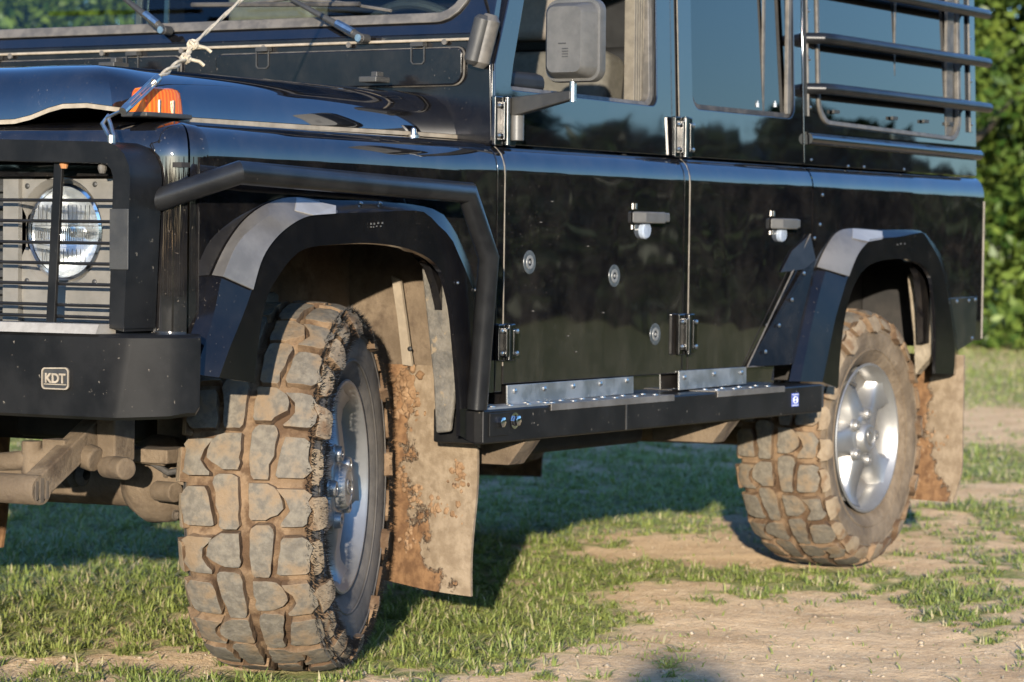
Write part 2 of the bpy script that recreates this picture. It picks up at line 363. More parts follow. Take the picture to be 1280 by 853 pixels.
# ------------------------------------------------------------------ grass blades
def grass():
    n = 900000
    az = CYAW+rng.uniform(-.34, .22, n); r = 5.7*(34/5.7)**(rng.random(n)**1.15)
    x = CX+r*np.cos(az); y = CY+r*np.sin(az)
    # shift clumps: pull blades toward tuft centres
    k = 9.; tx, ty = np.floor(x*k), np.floor(y*k)
    jx = vnoise(tx*1.7+.5, ty*1.3+.5, 31); jy = vnoise(tx*1.1+.2, ty*1.9+.7, 37)
    x = x+(((tx+jx)/k)-x)*.45; y = y+(((ty+jy)/k)-y)*.45
    c = cover(x, y); keep = rng.random(n) < np.clip((c-.38)/.46, 0.014, 1)
    keep &= ~((np.abs(x-.0) < .12) & (np.abs(y+.69) < .13)) & ~((np.abs(x-2.79) < .12) & (np.abs(y+.69) < .13))
    x, y, r, c = x[keep], y[keep], r[keep], c[keep]; n = len(x)
    sc_ = np.maximum(1, r/9.)
    h = (.008+.036*rng.random(n)**2.4)*(.7+.5*np.clip(c-.4, 0, 1))*sc_**.5*(.65+.9*fbm(x*2.2, y*2.2, 3, 77))
    wd = (.0012+.0022*rng.random(n)**1.6)*sc_
    th = rng.uniform(0, 2*pi, n); lean = rng.uniform(.3, 2.1, n)
    dx, dy = np.cos(th), np.sin(th); px, py = -dy, dx
    z0 = ground_z(x, y)-.003
    P = np.zeros((n, 5, 3))
    for i, (f, ww) in enumerate(((0, 1), (.55, .85), (1, 0))):
        off = lean*h*f**1.7; zz = z0+h*f*(1-.25*f*lean)
        if i < 2:
            for s_ in (0, 1):
                sg = 1-2*s_
                P[:, i*2+s_, 0] = x+dx*off+px*wd*ww*sg; P[:, i*2+s_, 1] = y+dy*off+py*wd*ww*sg; P[:, i*2+s_, 2] = zz
        else:
            P[:, 4, 0] = x+dx*off; P[:, 4, 1] = y+dy*off; P[:, 4, 2] = zz
    b = (np.arange(n)*5)[:, None]
    tri = np.concatenate([b+np.array([[0, 1, 3]]), b+np.array([[0, 3, 2]]), b+np.array([[2, 3, 4]])], 1).reshape(-1, 3)
    hue = np.repeat(np.clip(.5+.55*(fbm(x*1.1, y*1.1, 3, 51)-.5)+rng.normal(0, .18, n), 0, 1), 5)
    dry = np.repeat((rng.random(n) < .17+.35*np.clip(.6-c, 0, 1)).astype(float), 5)
    me = np_mesh('grass', P.reshape(-1, 3), tri, {'hue': hue, 'dry': dry}, 3)
    m, t, bs = new_mat('grass_blade')
    hu = N(t, 'ShaderNodeAttribute', attribute_name='hue').outputs['Fac']; dr = N(t, 'ShaderNodeAttribute', attribute_name='dry').outputs['Fac']
    col = mix(t, hu, (.175, .25, .05), (.39, .41, .12)); col = mix(t, dr, col, (.50, .43, .24))
    t.links.new(col, bs.inputs['Base Color']); bs.inputs['Roughness'].default_value = .5
    tl = N(t, 'ShaderNodeBsdfTranslucent'); t.links.new(col, tl.inputs[0])
    mx = N(t, 'ShaderNodeMixShader'); mx.inputs[0].default_value = .35
    t.links.new(bs.outputs[0], mx.inputs[1]); t.links.new(tl.outputs[0], mx.inputs[2]); t.links.new(mx.outputs[0], t.nodes['Material Output'].inputs[0])
    me.materials.append(m)
    o = bpy.data.objects.new('grass', me); C.objects.link(o); tag(o, 'short patchy green grass mixed with dry straw', 'grass', kind='stuff')
grass()

def pebbles():
    n = 2600
    az = CYAW+rng.uniform(-.19, .19, n); r = 5.9+9*rng.random(n)**1.5
    x = CX+r*np.cos(az); y = CY+r*np.sin(az); k = cover(x, y) < .55; x, y = x[k], y[k]; n = len(x)
    s = .0025+.008*rng.random(n)**4
    base = np.array([[1, 0, 0], [0, 1, 0], [-1, 0, 0], [0, -1, 0], [0, 0, .7], [.0, 0, -.7]])
    V = base[None]*s[:, None, None]*rng.uniform(.6, 1.3, (n, 6, 3)); t = rng.uniform(0, 6.28, n)
    V = np.stack([V[..., 0]*np.cos(t)[:, None]-V[..., 1]*np.sin(t)[:, None], V[..., 0]*np.sin(t)[:, None]+V[..., 1]*np.cos(t)[:, None], V[..., 2]], -1)
    V += np.stack([x, y, ground_z(x, y)+s*.25], -1)[:, None]
    F = np.array([[0, 1, 4], [1, 2, 4], [2, 3, 4], [3, 0, 4], [1, 0, 5], [2, 1, 5], [3, 2, 5], [0, 3, 5]])
    F = (F[None]+(np.arange(n)*6)[:, None, None]).reshape(-1, 3)
    me = np_mesh('pebbles', V.reshape(-1, 3), F, None, 3); me.materials.append(surf('earth_crumbs', (.30, .22, .14), (.46, .37, .26), 60, rough=.95))
    o = bpy.data.objects.new('pebbles', me); C.objects.link(o); tag(o, 'small earth crumbs and pebbles scattered over the bare dirt', 'pebbles', kind='stuff')
    # flat dry stalks
    n = 2200; az = CYAW+rng.uniform(-.19, .19, n); r = 5.9+7*rng.random(n)**1.4; x = CX+r*np.cos(az); y = CY+r*np.sin(az); t = rng.uniform(0, 6.28, n); L_ = rng.uniform(.01, .045, n); z = ground_z(x, y)
    d = np.stack([np.cos(t), np.sin(t), rng.uniform(-.05, .3, n)], -1)*L_[:, None]; q = np.stack([-np.sin(t), np.cos(t), 0*t], -1)*.0012
    p = np.stack([x, y, z+.004], -1); V = np.stack([p-q, p+q, p+d+q*.5, p+d-q*.5], 1)
    me = np_mesh('dry_stalks', V.reshape(-1, 3), np.arange(n*4).reshape(-1, 4)); me.materials.append(surf('straw', (.42, .34, .19), (.56, .47, .29), 40, rough=.7))
    o = bpy.data.objects.new('dry_stalks', me); C.objects.link(o); tag(o, 'loose dry straw stalks lying on the dirt', 'straw', kind='stuff')
pebbles()
# ------------------------------------------------------------------ trees
def leaf_mat(name, a, b_):
    m, t, b = new_mat(name); inf = N(t, 'ShaderNodeAttribute', attribute_name='tone').outputs['Fac']
    col = mix(t, inf, a, b_); t.links.new(col, b.inputs['Base Color']); b.inputs['Roughness'].default_value = .45
    tl = N(t, 'ShaderNodeBsdfTranslucent'); t.links.new(col, tl.inputs[0])
    mx = N(t, 'ShaderNodeMixShader'); mx.inputs[0].default_value = .3
    t.links.new(b.outputs[0], mx.inputs[1]); t.links.new(tl.outputs[0], mx.inputs[2]); t.links.new(mx.outputs[0], t.nodes['Material Output'].inputs[0])
    return m
LEAFA = leaf_mat('fresh_leaves', (.035, .08, .012), (.19, .255, .045)); LEAFB = leaf_mat('dark_leaves', (.015, .03, .008), (.045, .075, .02))
BARK = surf('bark', (.07, .055, .04), (.12, .095, .07), 12, rough=.9, bmp=.01, bscale=18)
def crown_mesh(seed, H, R, z0, nl, leaf, mat):
    g = np.random.default_rng(seed); nc = 90
    th = g.uniform(0, 2*pi, nc); zz = g.uniform(0, 1, nc); rr = np.sqrt(g.uniform(.15, 1, nc))
    prof = np.sin(np.clip(zz*.93+.12, 0, 1)*pi)**.6
    cc = np.stack([rr*prof*R*np.cos(th), rr*prof*R*np.sin(th), z0+zz*(H-z0)*.94], -1)
    cr = R*g.uniform(.16, .36, nc)
    ci = g.integers(0, nc, nl); d = g.normal(size=(nl, 3)); d /= np.linalg.norm(d, axis=1)[:, None]
    p = cc[ci]+d*(cr[ci]*g.uniform(.35, 1.05, nl)**.6)[:, None]*np.array([1, 1, .75])
    p[:, 2] = np.maximum(p[:, 2], .1)
    a = g.normal(size=(nl, 3))+d*.8+np.array([0, 0, .5]); a /= np.linalg.norm(a, axis=1)[:, None]
    u = np.cross(a, g.normal(size=(nl, 3))); u /= np.linalg.norm(u, axis=1)[:, None]; v = np.cross(a, u)
    s = leaf*g.uniform(.6, 1.3, nl)[:, None]
    V = np.stack([p-u*s, p+v*s*.45, p+u*s, p-v*s*.45], 1).reshape(-1, 3)
    F = np.arange(nl*4).reshape(-1, 4)
    tone = np.repeat(np.clip(.5+g.normal(0, .22, nl)+(g.uniform(-.3, .3, nc))[ci], 0, 1), 4)
    me = np_mesh('crown', V, F, {'tone': tone}, 4); me.materials.append(mat); return me
def trunk_mesh(seed, H, R):
    g = random.Random(seed); mb = MB()
    pts = [(0, 0, -.1)]
    for i in range(1, 7): pts.append((pts[-1][0]+g.uniform(-.12, .12), pts[-1][1]+g.uniform(-.12, .12), H*.85*i/6))
    mb.tube(pts, [.03*H*(1-.8*i/6) for i in range(7)], 9)
    for i in range(9):
        b = pts[g.randint(1, 5)]; a = g.uniform(0, 2*pi); L = R*g.uniform(.3, .55)
        mb.tube([b, (b[0]+cos(a)*L*.5, b[1]+sin(a)*L*.5, b[2]+L*.3), (b[0]+cos(a)*L, b[1]+sin(a)*L, b[2]+L*.75)], [.009*H, .006*H, .002*H], 6)
    me = mb.build('trunk', BARK); d = me.data; bpy.data.objects.remove(me); return d
near_v = [(crown_mesh(s, H, R, .15, 24000, .085, LEAFA), trunk_mesh(s, H, R)) for s, H, R in ((1, 9, 3.4), (2, 7.5, 3.0), (3, 10.5, 3.6))]
far_v = [(crown_mesh(s, H, R, .1, 7000, .26, LEAFB), trunk_mesh(s, H, R)) for s, H, R in ((11, 7.0, 3.4), (12, 6.3, 3.0), (13, 7.8, 3.6))]
def tree(kind, x, y, v, sc_, label, group):
    e = bpy.data.objects.new(kind, None); C.objects.link(e); e.location = (x, y, -.02); e.rotation_euler = (0, 0, random.uniform(0, 6.28)); e.scale = (sc_,)*3
    tag(e, label, 'tree', group)
    for nm, me in (('crown', v[0]), ('trunk', v[1])):
        o = bpy.data.objects.new(nm, me); C.objects.link(o); o.parent = e
    return e
for i, (d, deg, s) in enumerate(((33, 19.5, 1.0), (31, 23.0, .9), (37, 21.2, 1.2), (34, 26.5, 1.0), (38, 30, 1.0), (35, 34, .95), (37, 38, 1.05), (36, 42, 1.0), (44, 24.5, 1.1), (43, 17.5, 1.1), (30, 15.3, .95), (38, 46, 1.), (38, 12, 1.), (30, 51, 1.), (29, 57, 1.1), (28, 63, 1.), (28, 70, 1.1), (29, 77, 1.), (30, 84, 1.1), (28, 91, 1.), (30, 98, 1.), (29, 106, 1.1), (30, 114, 1.))):  # widest-angle trees stand out of view, added to block low sky light
    a = radians(deg)
    lab = ('sunlit bushy green tree growing just beyond the rear corner of the black car' if i == 0 else 'green leafy tree standing behind the black car at the edge of the field')
    tree('leafy_tree', CX+d*cos(a), CY+d*sin(a), near_v[i % 3], s, lab, 'trees behind the car')
for i in range(112):  # outer ring of unseen trees added to dim horizon glow in reflections
    a = radians(-62+i*2.15 if i < 34 else 58+(i-34)*3.1)+radians(random.uniform(-.6, .6)); d = 29+random.uniform(-2.5, 3) if i < 34 else 74+random.uniform(-6, 8)
    ox, oy = (1.5, -.9) if i < 34 else (CX, CY)
    tree('woodland_tree', ox+d*cos(a), oy+d*sin(a), far_v[i % 3], random.uniform(.47, .57)*(1.4 if i > 33 else 1. if i < 17 else .86), 'low dark tree of the wood across the field mirrored in the black paint', 'trees mirrored in the car paint')

# unseen shrub, added only to cast a shadow across the foot of the picture
bs = Vector((*(0.4711,-1.4236,0)[:2], 0))-Vector((cos(SUN_AZ), sin(SUN_AZ), 0))*9.2
sv = (crown_mesh(21, 1.47, .42, .05, 4500, .045, LEAFA), trunk_mesh(5, 1.2, .4))
e = tree('shadow_shrub', bs.x, bs.y, sv, 1., 'low leafy shrub behind the viewer, added to cast a shadow into view', None); e['category'] = 'shrub'

# ------------------------------------------------------------------ the car
car = bpy.data.objects.new('off_road_car', None); C.objects.link(car)
tag(car, 'muddy black four-wheel-drive off-road car parked on patchy grass and earth', 'off-road car')
KL, TU = .004, .035
def ylow(z): return -.885+KL*(1.106-z)
def yup(z): return -.855+TU*(z-1.17)
SH = [(-.885, 1.106), (-.8845, 1.120), (-.881, 1.136), (-.874, 1.151), (-.864, 1.162), (-.856, 1.167)]
def low_panel(mb, x0, x1, z0, zs=None, th=.03, xe=None):
    """side skin from z0 up to the rounded shoulder"""
    prof = [(ylow(z0), z0), (ylow((z0+1.106)/2), (z0+1.106)/2)]+SH
    mb.thick([[(x, y, z) for y, z in prof] for x in (x0, (x0+x1)/2, x1)], (0, th, 0))
def U(pts, off=0.): return [(x, yup(z)-off, z) for x, z in pts]
def L(pts, off=0.): return [(x, ylow(z)-off, z) for x, z in pts]
def rivet(mb, p, n=(0, -1, 0), r=.0055, m=0):
    q = Vector(n).to_track_quat('Y', 'Z').to_matrix().to_4x4(); q.translation = Vector(p)
    mb.lathe([(-.001, r), (.0015, r*.95), (.003, r*.6), (.0035, 0.0005)], 10, q, m)
def bolt(mb, p, n=(0, -1, 0), r=.011, h=.008, m=0):
    q = Vector(n).to_track_quat('Y', 'Z').to_matrix().to_4x4(); q.translation = Vector(p)
    mb.lathe([(0, r*1.5), (.002, r*1.5), (.002, r*1.45), (.0022, r*1.0)], 16, q, m)
    mb.lathe([(.002, r), (h, r), (h+.001, r*.85), (h+.001, .0005)], 6, q, m)

def skin_over_arch(mb, x0, x1, zl, zr, ar):
    col = [(x0, zl), (ar[0][0]-.002, zl)]
    for x, z in ar:
        if x > col[-1][0]+.0008: col.append((x, z))
    col += [(max(col[-1][0], ar[-1][0])+.002, zr), (x1, zr)]
    mb.thick([[(x, ylow(1.106+(z-1.106)*k), 1.106+(z-1.106)*k) for x, z in col] for k in (0, .5, 1)], (0, .02, 0))
# --- wing (front left) : flat side with the arch cut out, rounded shoulder swept round the front corner
arch = [(-0.4485,-0.94,0.657),(-0.4384,-0.94,0.7193),(-0.423,-0.94,0.7881),(-0.4017,-0.94,0.8378),(-0.3609,-0.94,0.8781),(-0.3307,-0.94,0.9024),(-0.2888,-0.94,0.9238),(-0.2377,-0.94,0.9323),(-0.1741,-0.94,0.936),(-0.0766,-0.94,0.94),(-0.0009,-0.94,0.9389),(0.0827,-0.94,0.9325),(0.1555,-0.94,0.9191),(0.2072,-0.94,0.9018),(0.2466,-0.94,0.8754),(0.2703,-0.94,0.8348),(0.2875,-0.94,0.7904),(0.302,-0.94,0.7192),(0.3168,-0.94,0.6316),(0.3246,-0.94,0.5672),(0.3255,-0.94,0.5136)]
arch_o = [(x+(x+.06)*(.05 if x < 0 else .13), z+.012) for x, y, z in arch]
mb = MB()
poly = [(-.56, 1.106), (.560, 1.106), (.560, .60), (arch_o[-1][0], .60)]+[p for p in arch_o[::-1]]+[(arch_o[0][0], .62), (-.56, .62)]
skin_over_arch(mb, -.56, .560, .74, .60, arch_o)
def wing_sweep(mb, path, z0):
    prof = [(0, z0), (0, (z0+1.106)/2), (0, 1.106), (.0005, 1.120), (.004, 1.136), (.011, 1.151), (.021, 1.1625), (.034, 1.170), (.07, 1.178), (.13, 1.184)]
    mb.loft([[(x+nx*d, y+ny*d+(KL*(1.106-z) if z < 1.106 else 0)*ny, max(z, 1.068) if abs(y) < .81 and nx == 1 else z) for d, z in prof] for x, y, nx, ny in path])
side = [(.560, -.885, 0, 1), (.3, -.885, 0, 1), (0, -.885, 0, 1), (-.3, -.885, 0, 1), (-.53, -.885, 0, 1)]
RC = .085
def corner(a): return (-.53-RC*sin(a), -.885+RC*(1-cos(a)), sin(a), cos(a))
wing_sweep(mb, side, 1.106)
wing_sweep(mb, [corner(radians(a)) for a in (0, 8, 16, 24, 32)], .74)
wing = mb.build('front_wing', PAINT, car, ang=40)
mb = MB(); wing_sweep(mb, [corner(radians(a)) for a in (35, 45, 55, 65, 75, 84, 90)]+[(-.615, y, 1, 0) for y in (-.76, -.70, -.5, -.25, 0, .25, .5, .70, .76)]+[(x, -y, nx, -ny) for x, y, nx, ny in [corner(radians(a)) for a in (90, 75, 60, 45, 35)]], .72)
mb.build('front_panel', PAINT, car, ang=40)
wr = mirror(wing)

# --- hinge pillar strip between wing and door
mb = MB(); low_panel(mb, .566, .594, .60); mb.build('hinge_pillar', PAINT, car, .002)

# --- bonnet
seam = [(0.6072,-0.748,1.188)]+[(0.3723,-0.742,1.1884)]+[(0.0663,-0.735,1.1872)]+[(-0.1597,-0.728,1.1869)]+[(-0.3712,-0.72,1.1866),(-0.4643,-0.72,1.1875)]+[(-0.5323,-0.712,1.1944)]
seam += [(-0.585,-0.6827,1.2006),(-0.585,-0.6211,1.208),(-0.585,-0.5588,1.2074),(-0.585,-0.5212,1.1998),(-0.585,-0.4749,1.1859),(-0.585,-0.4324,1.1783),(-0.585,-0.3897,1.1773)]
seam.append((-.585, 0, seam[-1][2]-.002))
full = seam+[(x, -y, z) for x, y, z in seam[-2::-1]]
rails = []
for f, g in ((0, .0), (.004, .10), (.02, .32), (.06, .60), (.13, .80), (.24, .92), (.42, .98), (1, 1.)):
    r = []
    for x, y, z in full:
        ix, iy = min(max(x, -.30), .56), .40*y
        z1 = z+.008
        r.append((x+(ix-x)*f, y+(iy-y)*f, z1+(1.305-z1)*g))
    rails.append(r)
mb = MB(); mb.loft(rails); n = len(full); mb.add(rails[-1], [tuple(range(n))])
mb.add([r[0] for r in rails]+[r[-1] for r in rails], [tuple(list(range(len(rails)))+list(range(2*len(rails)-1, len(rails)-1, -1)))])
bon = mb.build('bonnet', PAINT_HOOD, car, ang=50)
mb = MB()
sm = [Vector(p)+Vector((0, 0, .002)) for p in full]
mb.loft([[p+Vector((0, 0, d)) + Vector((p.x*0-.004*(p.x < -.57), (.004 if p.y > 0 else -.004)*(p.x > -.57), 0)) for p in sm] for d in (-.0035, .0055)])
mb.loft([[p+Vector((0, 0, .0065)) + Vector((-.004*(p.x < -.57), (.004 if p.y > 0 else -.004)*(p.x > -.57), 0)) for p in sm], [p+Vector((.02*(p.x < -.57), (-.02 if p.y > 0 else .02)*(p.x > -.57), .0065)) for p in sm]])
tag(mb.build('bonnet_edge_glint', TANEDGE, bon), 'tan strip along the bonnet edge, coloured as a low-sun glint')  # low-sun glint of the bonnet edge painted as a tan strip
mb = MB(); p = Vector((0.3935,-0.765,1.1853))
mb.lathe([(-.006, .014), (.002, .014), (.004, .008), (.016, .006), (.02, .001)], 14, Matrix.Translation(p), ax='z'); mb.build('bonnet_catch', STEEL, bon)
for px in [(0.5,-0.5849,1.3217),(0.5,0.1896,1.3734)]:
    mb = MB(); mb.box(px, (.06, .05, .014)); mb.box((px[0]+.012, px[1], px[2]+.010), (.03, .018, .02)); mb.build('bonnet_hinge', PLAST, bon, .003)

# --- bulkhead with vent flaps
mb = MB()
bz0, bz1 = 1.165, 1.432
mb.prism([(.60, y, z) for y, z in rpoly([(-.846, bz0), (-.838, bz1), (.838, bz1), (.846, bz0)], .02, 4)], (.035, 0, 0))
bulk = mb.build('bulkhead', PDULL, car, .004)
mb = MB(); mb.box((.30, 0, 1.13), (.62, 1.40, .02)); mb.box((.40, 0, .80), (.015, .96, .70)); mb.build('engine_bay_floor', UNDER, car)
A = (0.585,-0.7707,1.4002); B = (0.585,-0.7716,1.3186); A2 = (0.585,-0.0552,1.4545)
for sgn in (-1, 1):
    mb = MB(); y0, y1, zt, zb = A[1], A2[1]-.004, 1.398, 1.312
    if sgn > 0: y0, y1 = -A[1], -A2[1]+.0
    pts = rpoly([(y0, zb), (y0, zt), (y1, zt), (y1, zb)], [.028, .016, .016, .028], 6)
    mb.prism([(.598, y, z) for y, z in pts], (-.013, 0, 0))
    fl = mb.build('vent_flap', PDULL, car, .003)
    mb = MB()
    for q in range(2):
        yc = y0+(y1-y0)*(.17 if q == 0 else .80)
        mb.box((.588, yc, zt+.010), (.02, .035, .010))
        mb.tube([(.5835, yc-.018, zt+.004), (.5835, yc-.018, zt-.03), (.5835, yc-.012, zt-.036), (.5835, yc+.012, zt-.036), (.5835, yc+.018, zt-.03), (.5835, yc+.018, zt+.004)], .0018, 6)
    mb.split('flap_hinge', PLAST, fl)
    mb = MB(); mb.tube([(.596, y, z) for y, z in pts]+[(.596, *pts[0])], .003, 6, caps=False); mb.build('flap_seal', SEAL, fl)
mb = MB(); mb.tube([(.592, -.80, 1.417), (.592, .80, 1.417)], .0035, 8); tag(mb.build('hinge_gap_highlight', TANEDGE, car), 'tan strip under the windscreen, coloured as the hinge gap highlight')  # highlight along the hinge gap painted as a tan strip
mb = MB()
for y in (-.72, -.45, -.2, .05, .3, .6): mb.tube([(.594, y, 1.412), (.588, y, 1.412)], .007, 10)
mb.split('screen_bolt', SEAL, bulk)
# windscreen: frame, seal, glass (leans back)
def W(y, h, off=0.): return (.604+.44*h-off, y, 1.432+h)
fo = rpoly([(-.838, 0), (-.80, .47), (.80, .47), (.838, 0)], [.01]*4, 6); fi = rpoly([(-.755, .038), (-.735, .42), (.735, .42), (.755, .038)], [.07, .06, .06, .07], 6)
mb = MB(); mb.ring([W(*p) for p in fo], [W(*p) for p in fi], (.04, 0, 0)); wf = mb.build('windscreen_frame', PAINT_UP, car, .003)
so = rpoly([(-.765, .028), (-.745, .43), (.745, .43), (.765, .028)], [.08, .07, .07, .08], 6); si = rpoly([(-.742, .052), (-.722, .405), (.722, .405), (.742, .052)], [.06, .05, .05, .06], 6)
mb = MB(); mb.ring([W(*p, .008) for p in so], [W(*p, .008) for p in si], (.012, 0, 0)); mb.build('windscreen_seal', SEAL, wf, .003)
mb = MB(); mb.prism([W(*p, -.006) for p in si], (.004, 0, 0)); mb.build('windscreen_glass', GLASS, wf)
# wipers
for (p0, p1, nm) in (((0.57,0.0884,1.4617), (0.6,0.3284,1.6073), 1), ((0.565,-0.5037,1.4249), (0.6,-0.2168,1.5551), 2)):
    p0 = Vector(p0); p1 = Vector(p1); mb = MB(); d = (p1-p0)
    mb.tube([p0+Vector((.025, 0, 0)), p0+Vector((-.006, 0, 0))], .011, 14)
    mb.tube([p0, p0+d*.16], [.010, .012], 8); mb.tube([p0+d*.10, p0+d*.55, p1], [.011, .007, .004], 8)
    wp = mb.build('wiper', PLAST, car, .002)
    mb = MB(); mb.tube([p0+d*.08+Vector((-.004, 0, .004)), p0+d*.26+Vector((-.004, 0, .004))], .010, 8); mb.tube([p0+Vector((-.008, 0, 0)), p0+Vector((-.016, 0, 0))], .009, 12); mb.split('wiper_knuckle', STEEL, wp)
    mb = MB(); mb.tube([p1+Vector((.01, -.25, -.045)), p1+Vector((.01, .25, -.03))], .006, 6); mb.build('wiper_blade', RUBB, wp)
mb = MB(); mb.tube([W(-.55, .06, .01), W(-.40, .085, .02), W(-.25, .10, .02), W(-.10, .09, .01)], .004, 6); mb.build('washer_hose', SEAL, wf)
# corner intake capsule
c0 = Vector((0.572,-0.8371,1.4602)); c1 = Vector((0.568,-0.8124,1.3648)); mb = MB()
mb.tube([c0+(c0-c1)*.10, c0, c1, c1+(c1-c0)*.10], [.012, .021, .021, .012], 14); cap = mb.build('corner_cover', PLAST, car, .002)
mb = MB(); off = Vector((.014, -.010, -.002)); mb.tube([c0+off+(c0-c1)*.14, c0+off, c1+off, c1+off+(c1-c0)*.14], [.014, .024, .024, .014], 14); mb.build('cover_rim', SEAL, cap)

# --- doors
def plate_disc(parent, p, rad=.016):
    """round decal: dark halo, pale ring, dark centre"""
    q = Vector((0, -1, 0)).to_track_quat('Y', 'Z').to_matrix().to_4x4(); q.translation = Vector(p)
    mb = MB(); mb.lathe([(-.0005, rad*1.75), (.0008, rad*1.7), (.0008, rad*1.05)], 28, q, 0)
    mb.lathe([(.0008, rad*1.05), (.0022, rad*1.0), (.0022, rad*.62), (.001, rad*.55)], 28, q, 1)
    mb.lathe([(.001, rad*.55), (.0004, .0005)], 28, q, 2); mb.lathe([(.0006, rad*.28), (.0028, rad*.22), (.0028, .0004)], 12, q, 1)
    return mb.build('round_decal', [DECALR, DECALC, CABIN], parent)
def handle(parent, p, Lh=.17):
    p = Vector(p); mb = MB()
    mb.prism([p+Vector((x, y, z)) for x, y, z in ((0, 0, -.016), (.03, -.024, -.016), (Lh*.72, -.030, -.016), (Lh*.80, -.014, -.016), (Lh*.80, 0.01, -.016))], (0, 0, .029))
    mb.box(p+Vector((Lh*.88, -.008, .0)), (Lh*.26, .016, .024))
    h = mb.build('door_handle', MIRP, parent, .004)
    mb = MB(); mb.box(p+Vector((.016, -.002, .026)), (.006, .004, .014)); mb.box(p+Vector((.014, -.002, -.026)), (.006, .004, .010)); mb.split('handle_screw', STEEL, h)
    return h
def lock(parent, p, r=.022):
    q = Vector((0, -1, -.05)).to_track_quat('Y', 'Z').to_matrix().to_4x4(); q.translation = Vector(p)
    mb = MB(); mb.lathe([(-.004, r), (.006, r), (.010, r*.85), (.011, .0005)], 24, q); return mb.build('lock_cover', LOCKM, parent)
def hinge(parent, p, h=.075, w=.038, m=HINGEM):
    p = Vector(p); mb = MB()
    for sx in (-1, 1): mb.box(p+Vector((sx*w*.55, -.006, 0)), (w*.75, .012, h))
    mb.tube([p+Vector((0, -.016, -h*.5)), p+Vector((0, -.016, h*.5))], .0095, 12)
    mb.box(p+Vector((-w*.35, -.016, 0)), (.012, .014, h*.8)); mb.box(p+Vector((w*.45, -.018, 0)), (.02, .014, h*.72))
    o = mb.build('door_hinge', m, parent, .003)
    mb = MB()
    for z in (-.3, .3): rivet(mb, p+Vector((w*.5, -.026, z*h)), r=.006); rivet(mb, p+Vector((-w*.6, -.013, z*h)), r=.006)
    mb.split('hinge_bolt', STEEL, o); return o

def door(name, x0, x1, z0, win, wr_, outer, glassm, hole_depth=.035):
    mb = MB(); low_panel(mb, x0, x1, z0)
    o = rpoly(outer, .006, 6); i_ = rpoly(win, wr_, 6)
    mb.ring(U(o), U(i_), (0, hole_depth, 0))
    d = mb.build(name, [PAINT], car, .003)
    d.data.materials.append(PAINT_UP)
    for pl in d.data.polygons:
        if pl.center.z > 1.171: pl.material_index = 1
    so = rpoly(win, wr_, 6); cx = sum(p[0] for p in win)/4; cz = sum(p[1] for p in win)/4
    si = [(cx+(x-cx)*(1-.028/abs(win[1][0]-cx)*.55), cz+(z-cz)*(1-.05)) for x, z in so]
    mb = MB(); mb.ring([(x, y+.006, z) for x, y, z in U(so)], [(x, y+.010, z) for x, y, z in U(si)], (0, .014, 0)); mb.build('window_seal', SEAL if glassm is None else RUBB, d, .002)
    if glassm is not None:
        mb = MB(); mb.prism([(x, y+.014, z) for x, y, z in U(so)], (0, .005, 0)); mb.build('window_glass', glassm, d)
    return d
def door_front():
    mb = MB(); low_panel(mb, .600, 1.478, .617)
    o = rpoly([(.600, 1.173), (1.468, 1.173), (1.474, 1.885), (.842, 1.885), (.608, 1.36)], .006, 6)
    i_ = rpoly([(.674, 1.303), (1.392, 1.297), (1.402, 1.84), (.862, 1.84), (.690, 1.360)], [.012, .03, .03, .03, .03], 6)
    mb.ring(U(o), U(i_), (0, .05, 0))
    d = mb.build('front_door', [PAINT, PAINT_UP], car, .003)
    for pl in d.data.polygons:
        if pl.center.z > 1.171: pl.material_index = 1
    mb = MB()
    q = rpoly([(.674, 1.303), (1.392, 1.297), (1.402, 1.84), (.862, 1.84), (.690, 1.360)], [.012, .03, .03, .03, .03], 6)
    cx, cz = 1.05, 1.57; si = [(cx+(x-cx)*.962, cz+(z-cz)*.962) for x, z in q]
    mb.ring([(x, y+.012, z) for x, y, z in U(q)], [(x, y+.016, z) for x, y, z in U(si)], (0, .02, 0)); mb.build('window_seal', SEAL, d, .002)
    return d
fd = door_front()
def low_off(p, o=.001): return (p[0], ylow(p[2])-o, p[2])
for q in [(0.7109,-0.8852,0.9002),(1.1176,-0.885,0.8674),(1.3322,-0.8845,0.7195)]: plate_disc(fd, q)
hp = (1.2007,-0.8866,1.0141); handle(fd, hp); lock(fd, (1.26,-0.8885,0.981))
hinge(fd, (0.6251,-0.857,1.2264), .115, .05); hinge(fd, (0.5921,-0.8874,0.7152), .085, .04)
mb = MB()
for q in [(0.8947,-0.8845,0.724),(0.7598,-0.8856,0.9945),(0.8104,-0.8858,1.0444),(1.0643,-0.8847,0.7775),(0.7286,-0.8847,0.7856),(0.9341,-0.8843,0.6847),(0.985,-0.8853,0.9394)]: rivet(mb, q, r=.0014)
tag(mb.build('stone_chip', MIRP, fd), kind='stuff')
rd = door('rear_door', 1.512, 2.238, .622, [(1.586, 1.300), (2.190, 1.300), (2.196, 1.84), (1.586, 1.84)], .04, [(1.512, 1.173), (2.236, 1.173), (2.246, 1.885), (1.512, 1.885)], DGLASS)
handle(rd, (1.9728,-0.8866,1.0081), .155); lock(rd, (2.0335,-0.8885,0.9784), .021)
hinge(rd, (1.5038,-0.8572,1.222), .105, .05); hinge(rd, (1.477,-0.8874,0.7168), .105, .046)
mb = MB(); P0 = (2.0241,-0.8401,1.3112); mb.box((P0[0], yup(1.57)+.008, 1.57), (.010, .006, .52)); mb.split('window_channel', SEAL, rd)
mb = MB(); mb.box((2.158, yup(1.57)-.001, 1.57), (.020, .012, .52)); mb.build('window_rubber', SEAL, rd, .002)
mb = MB()
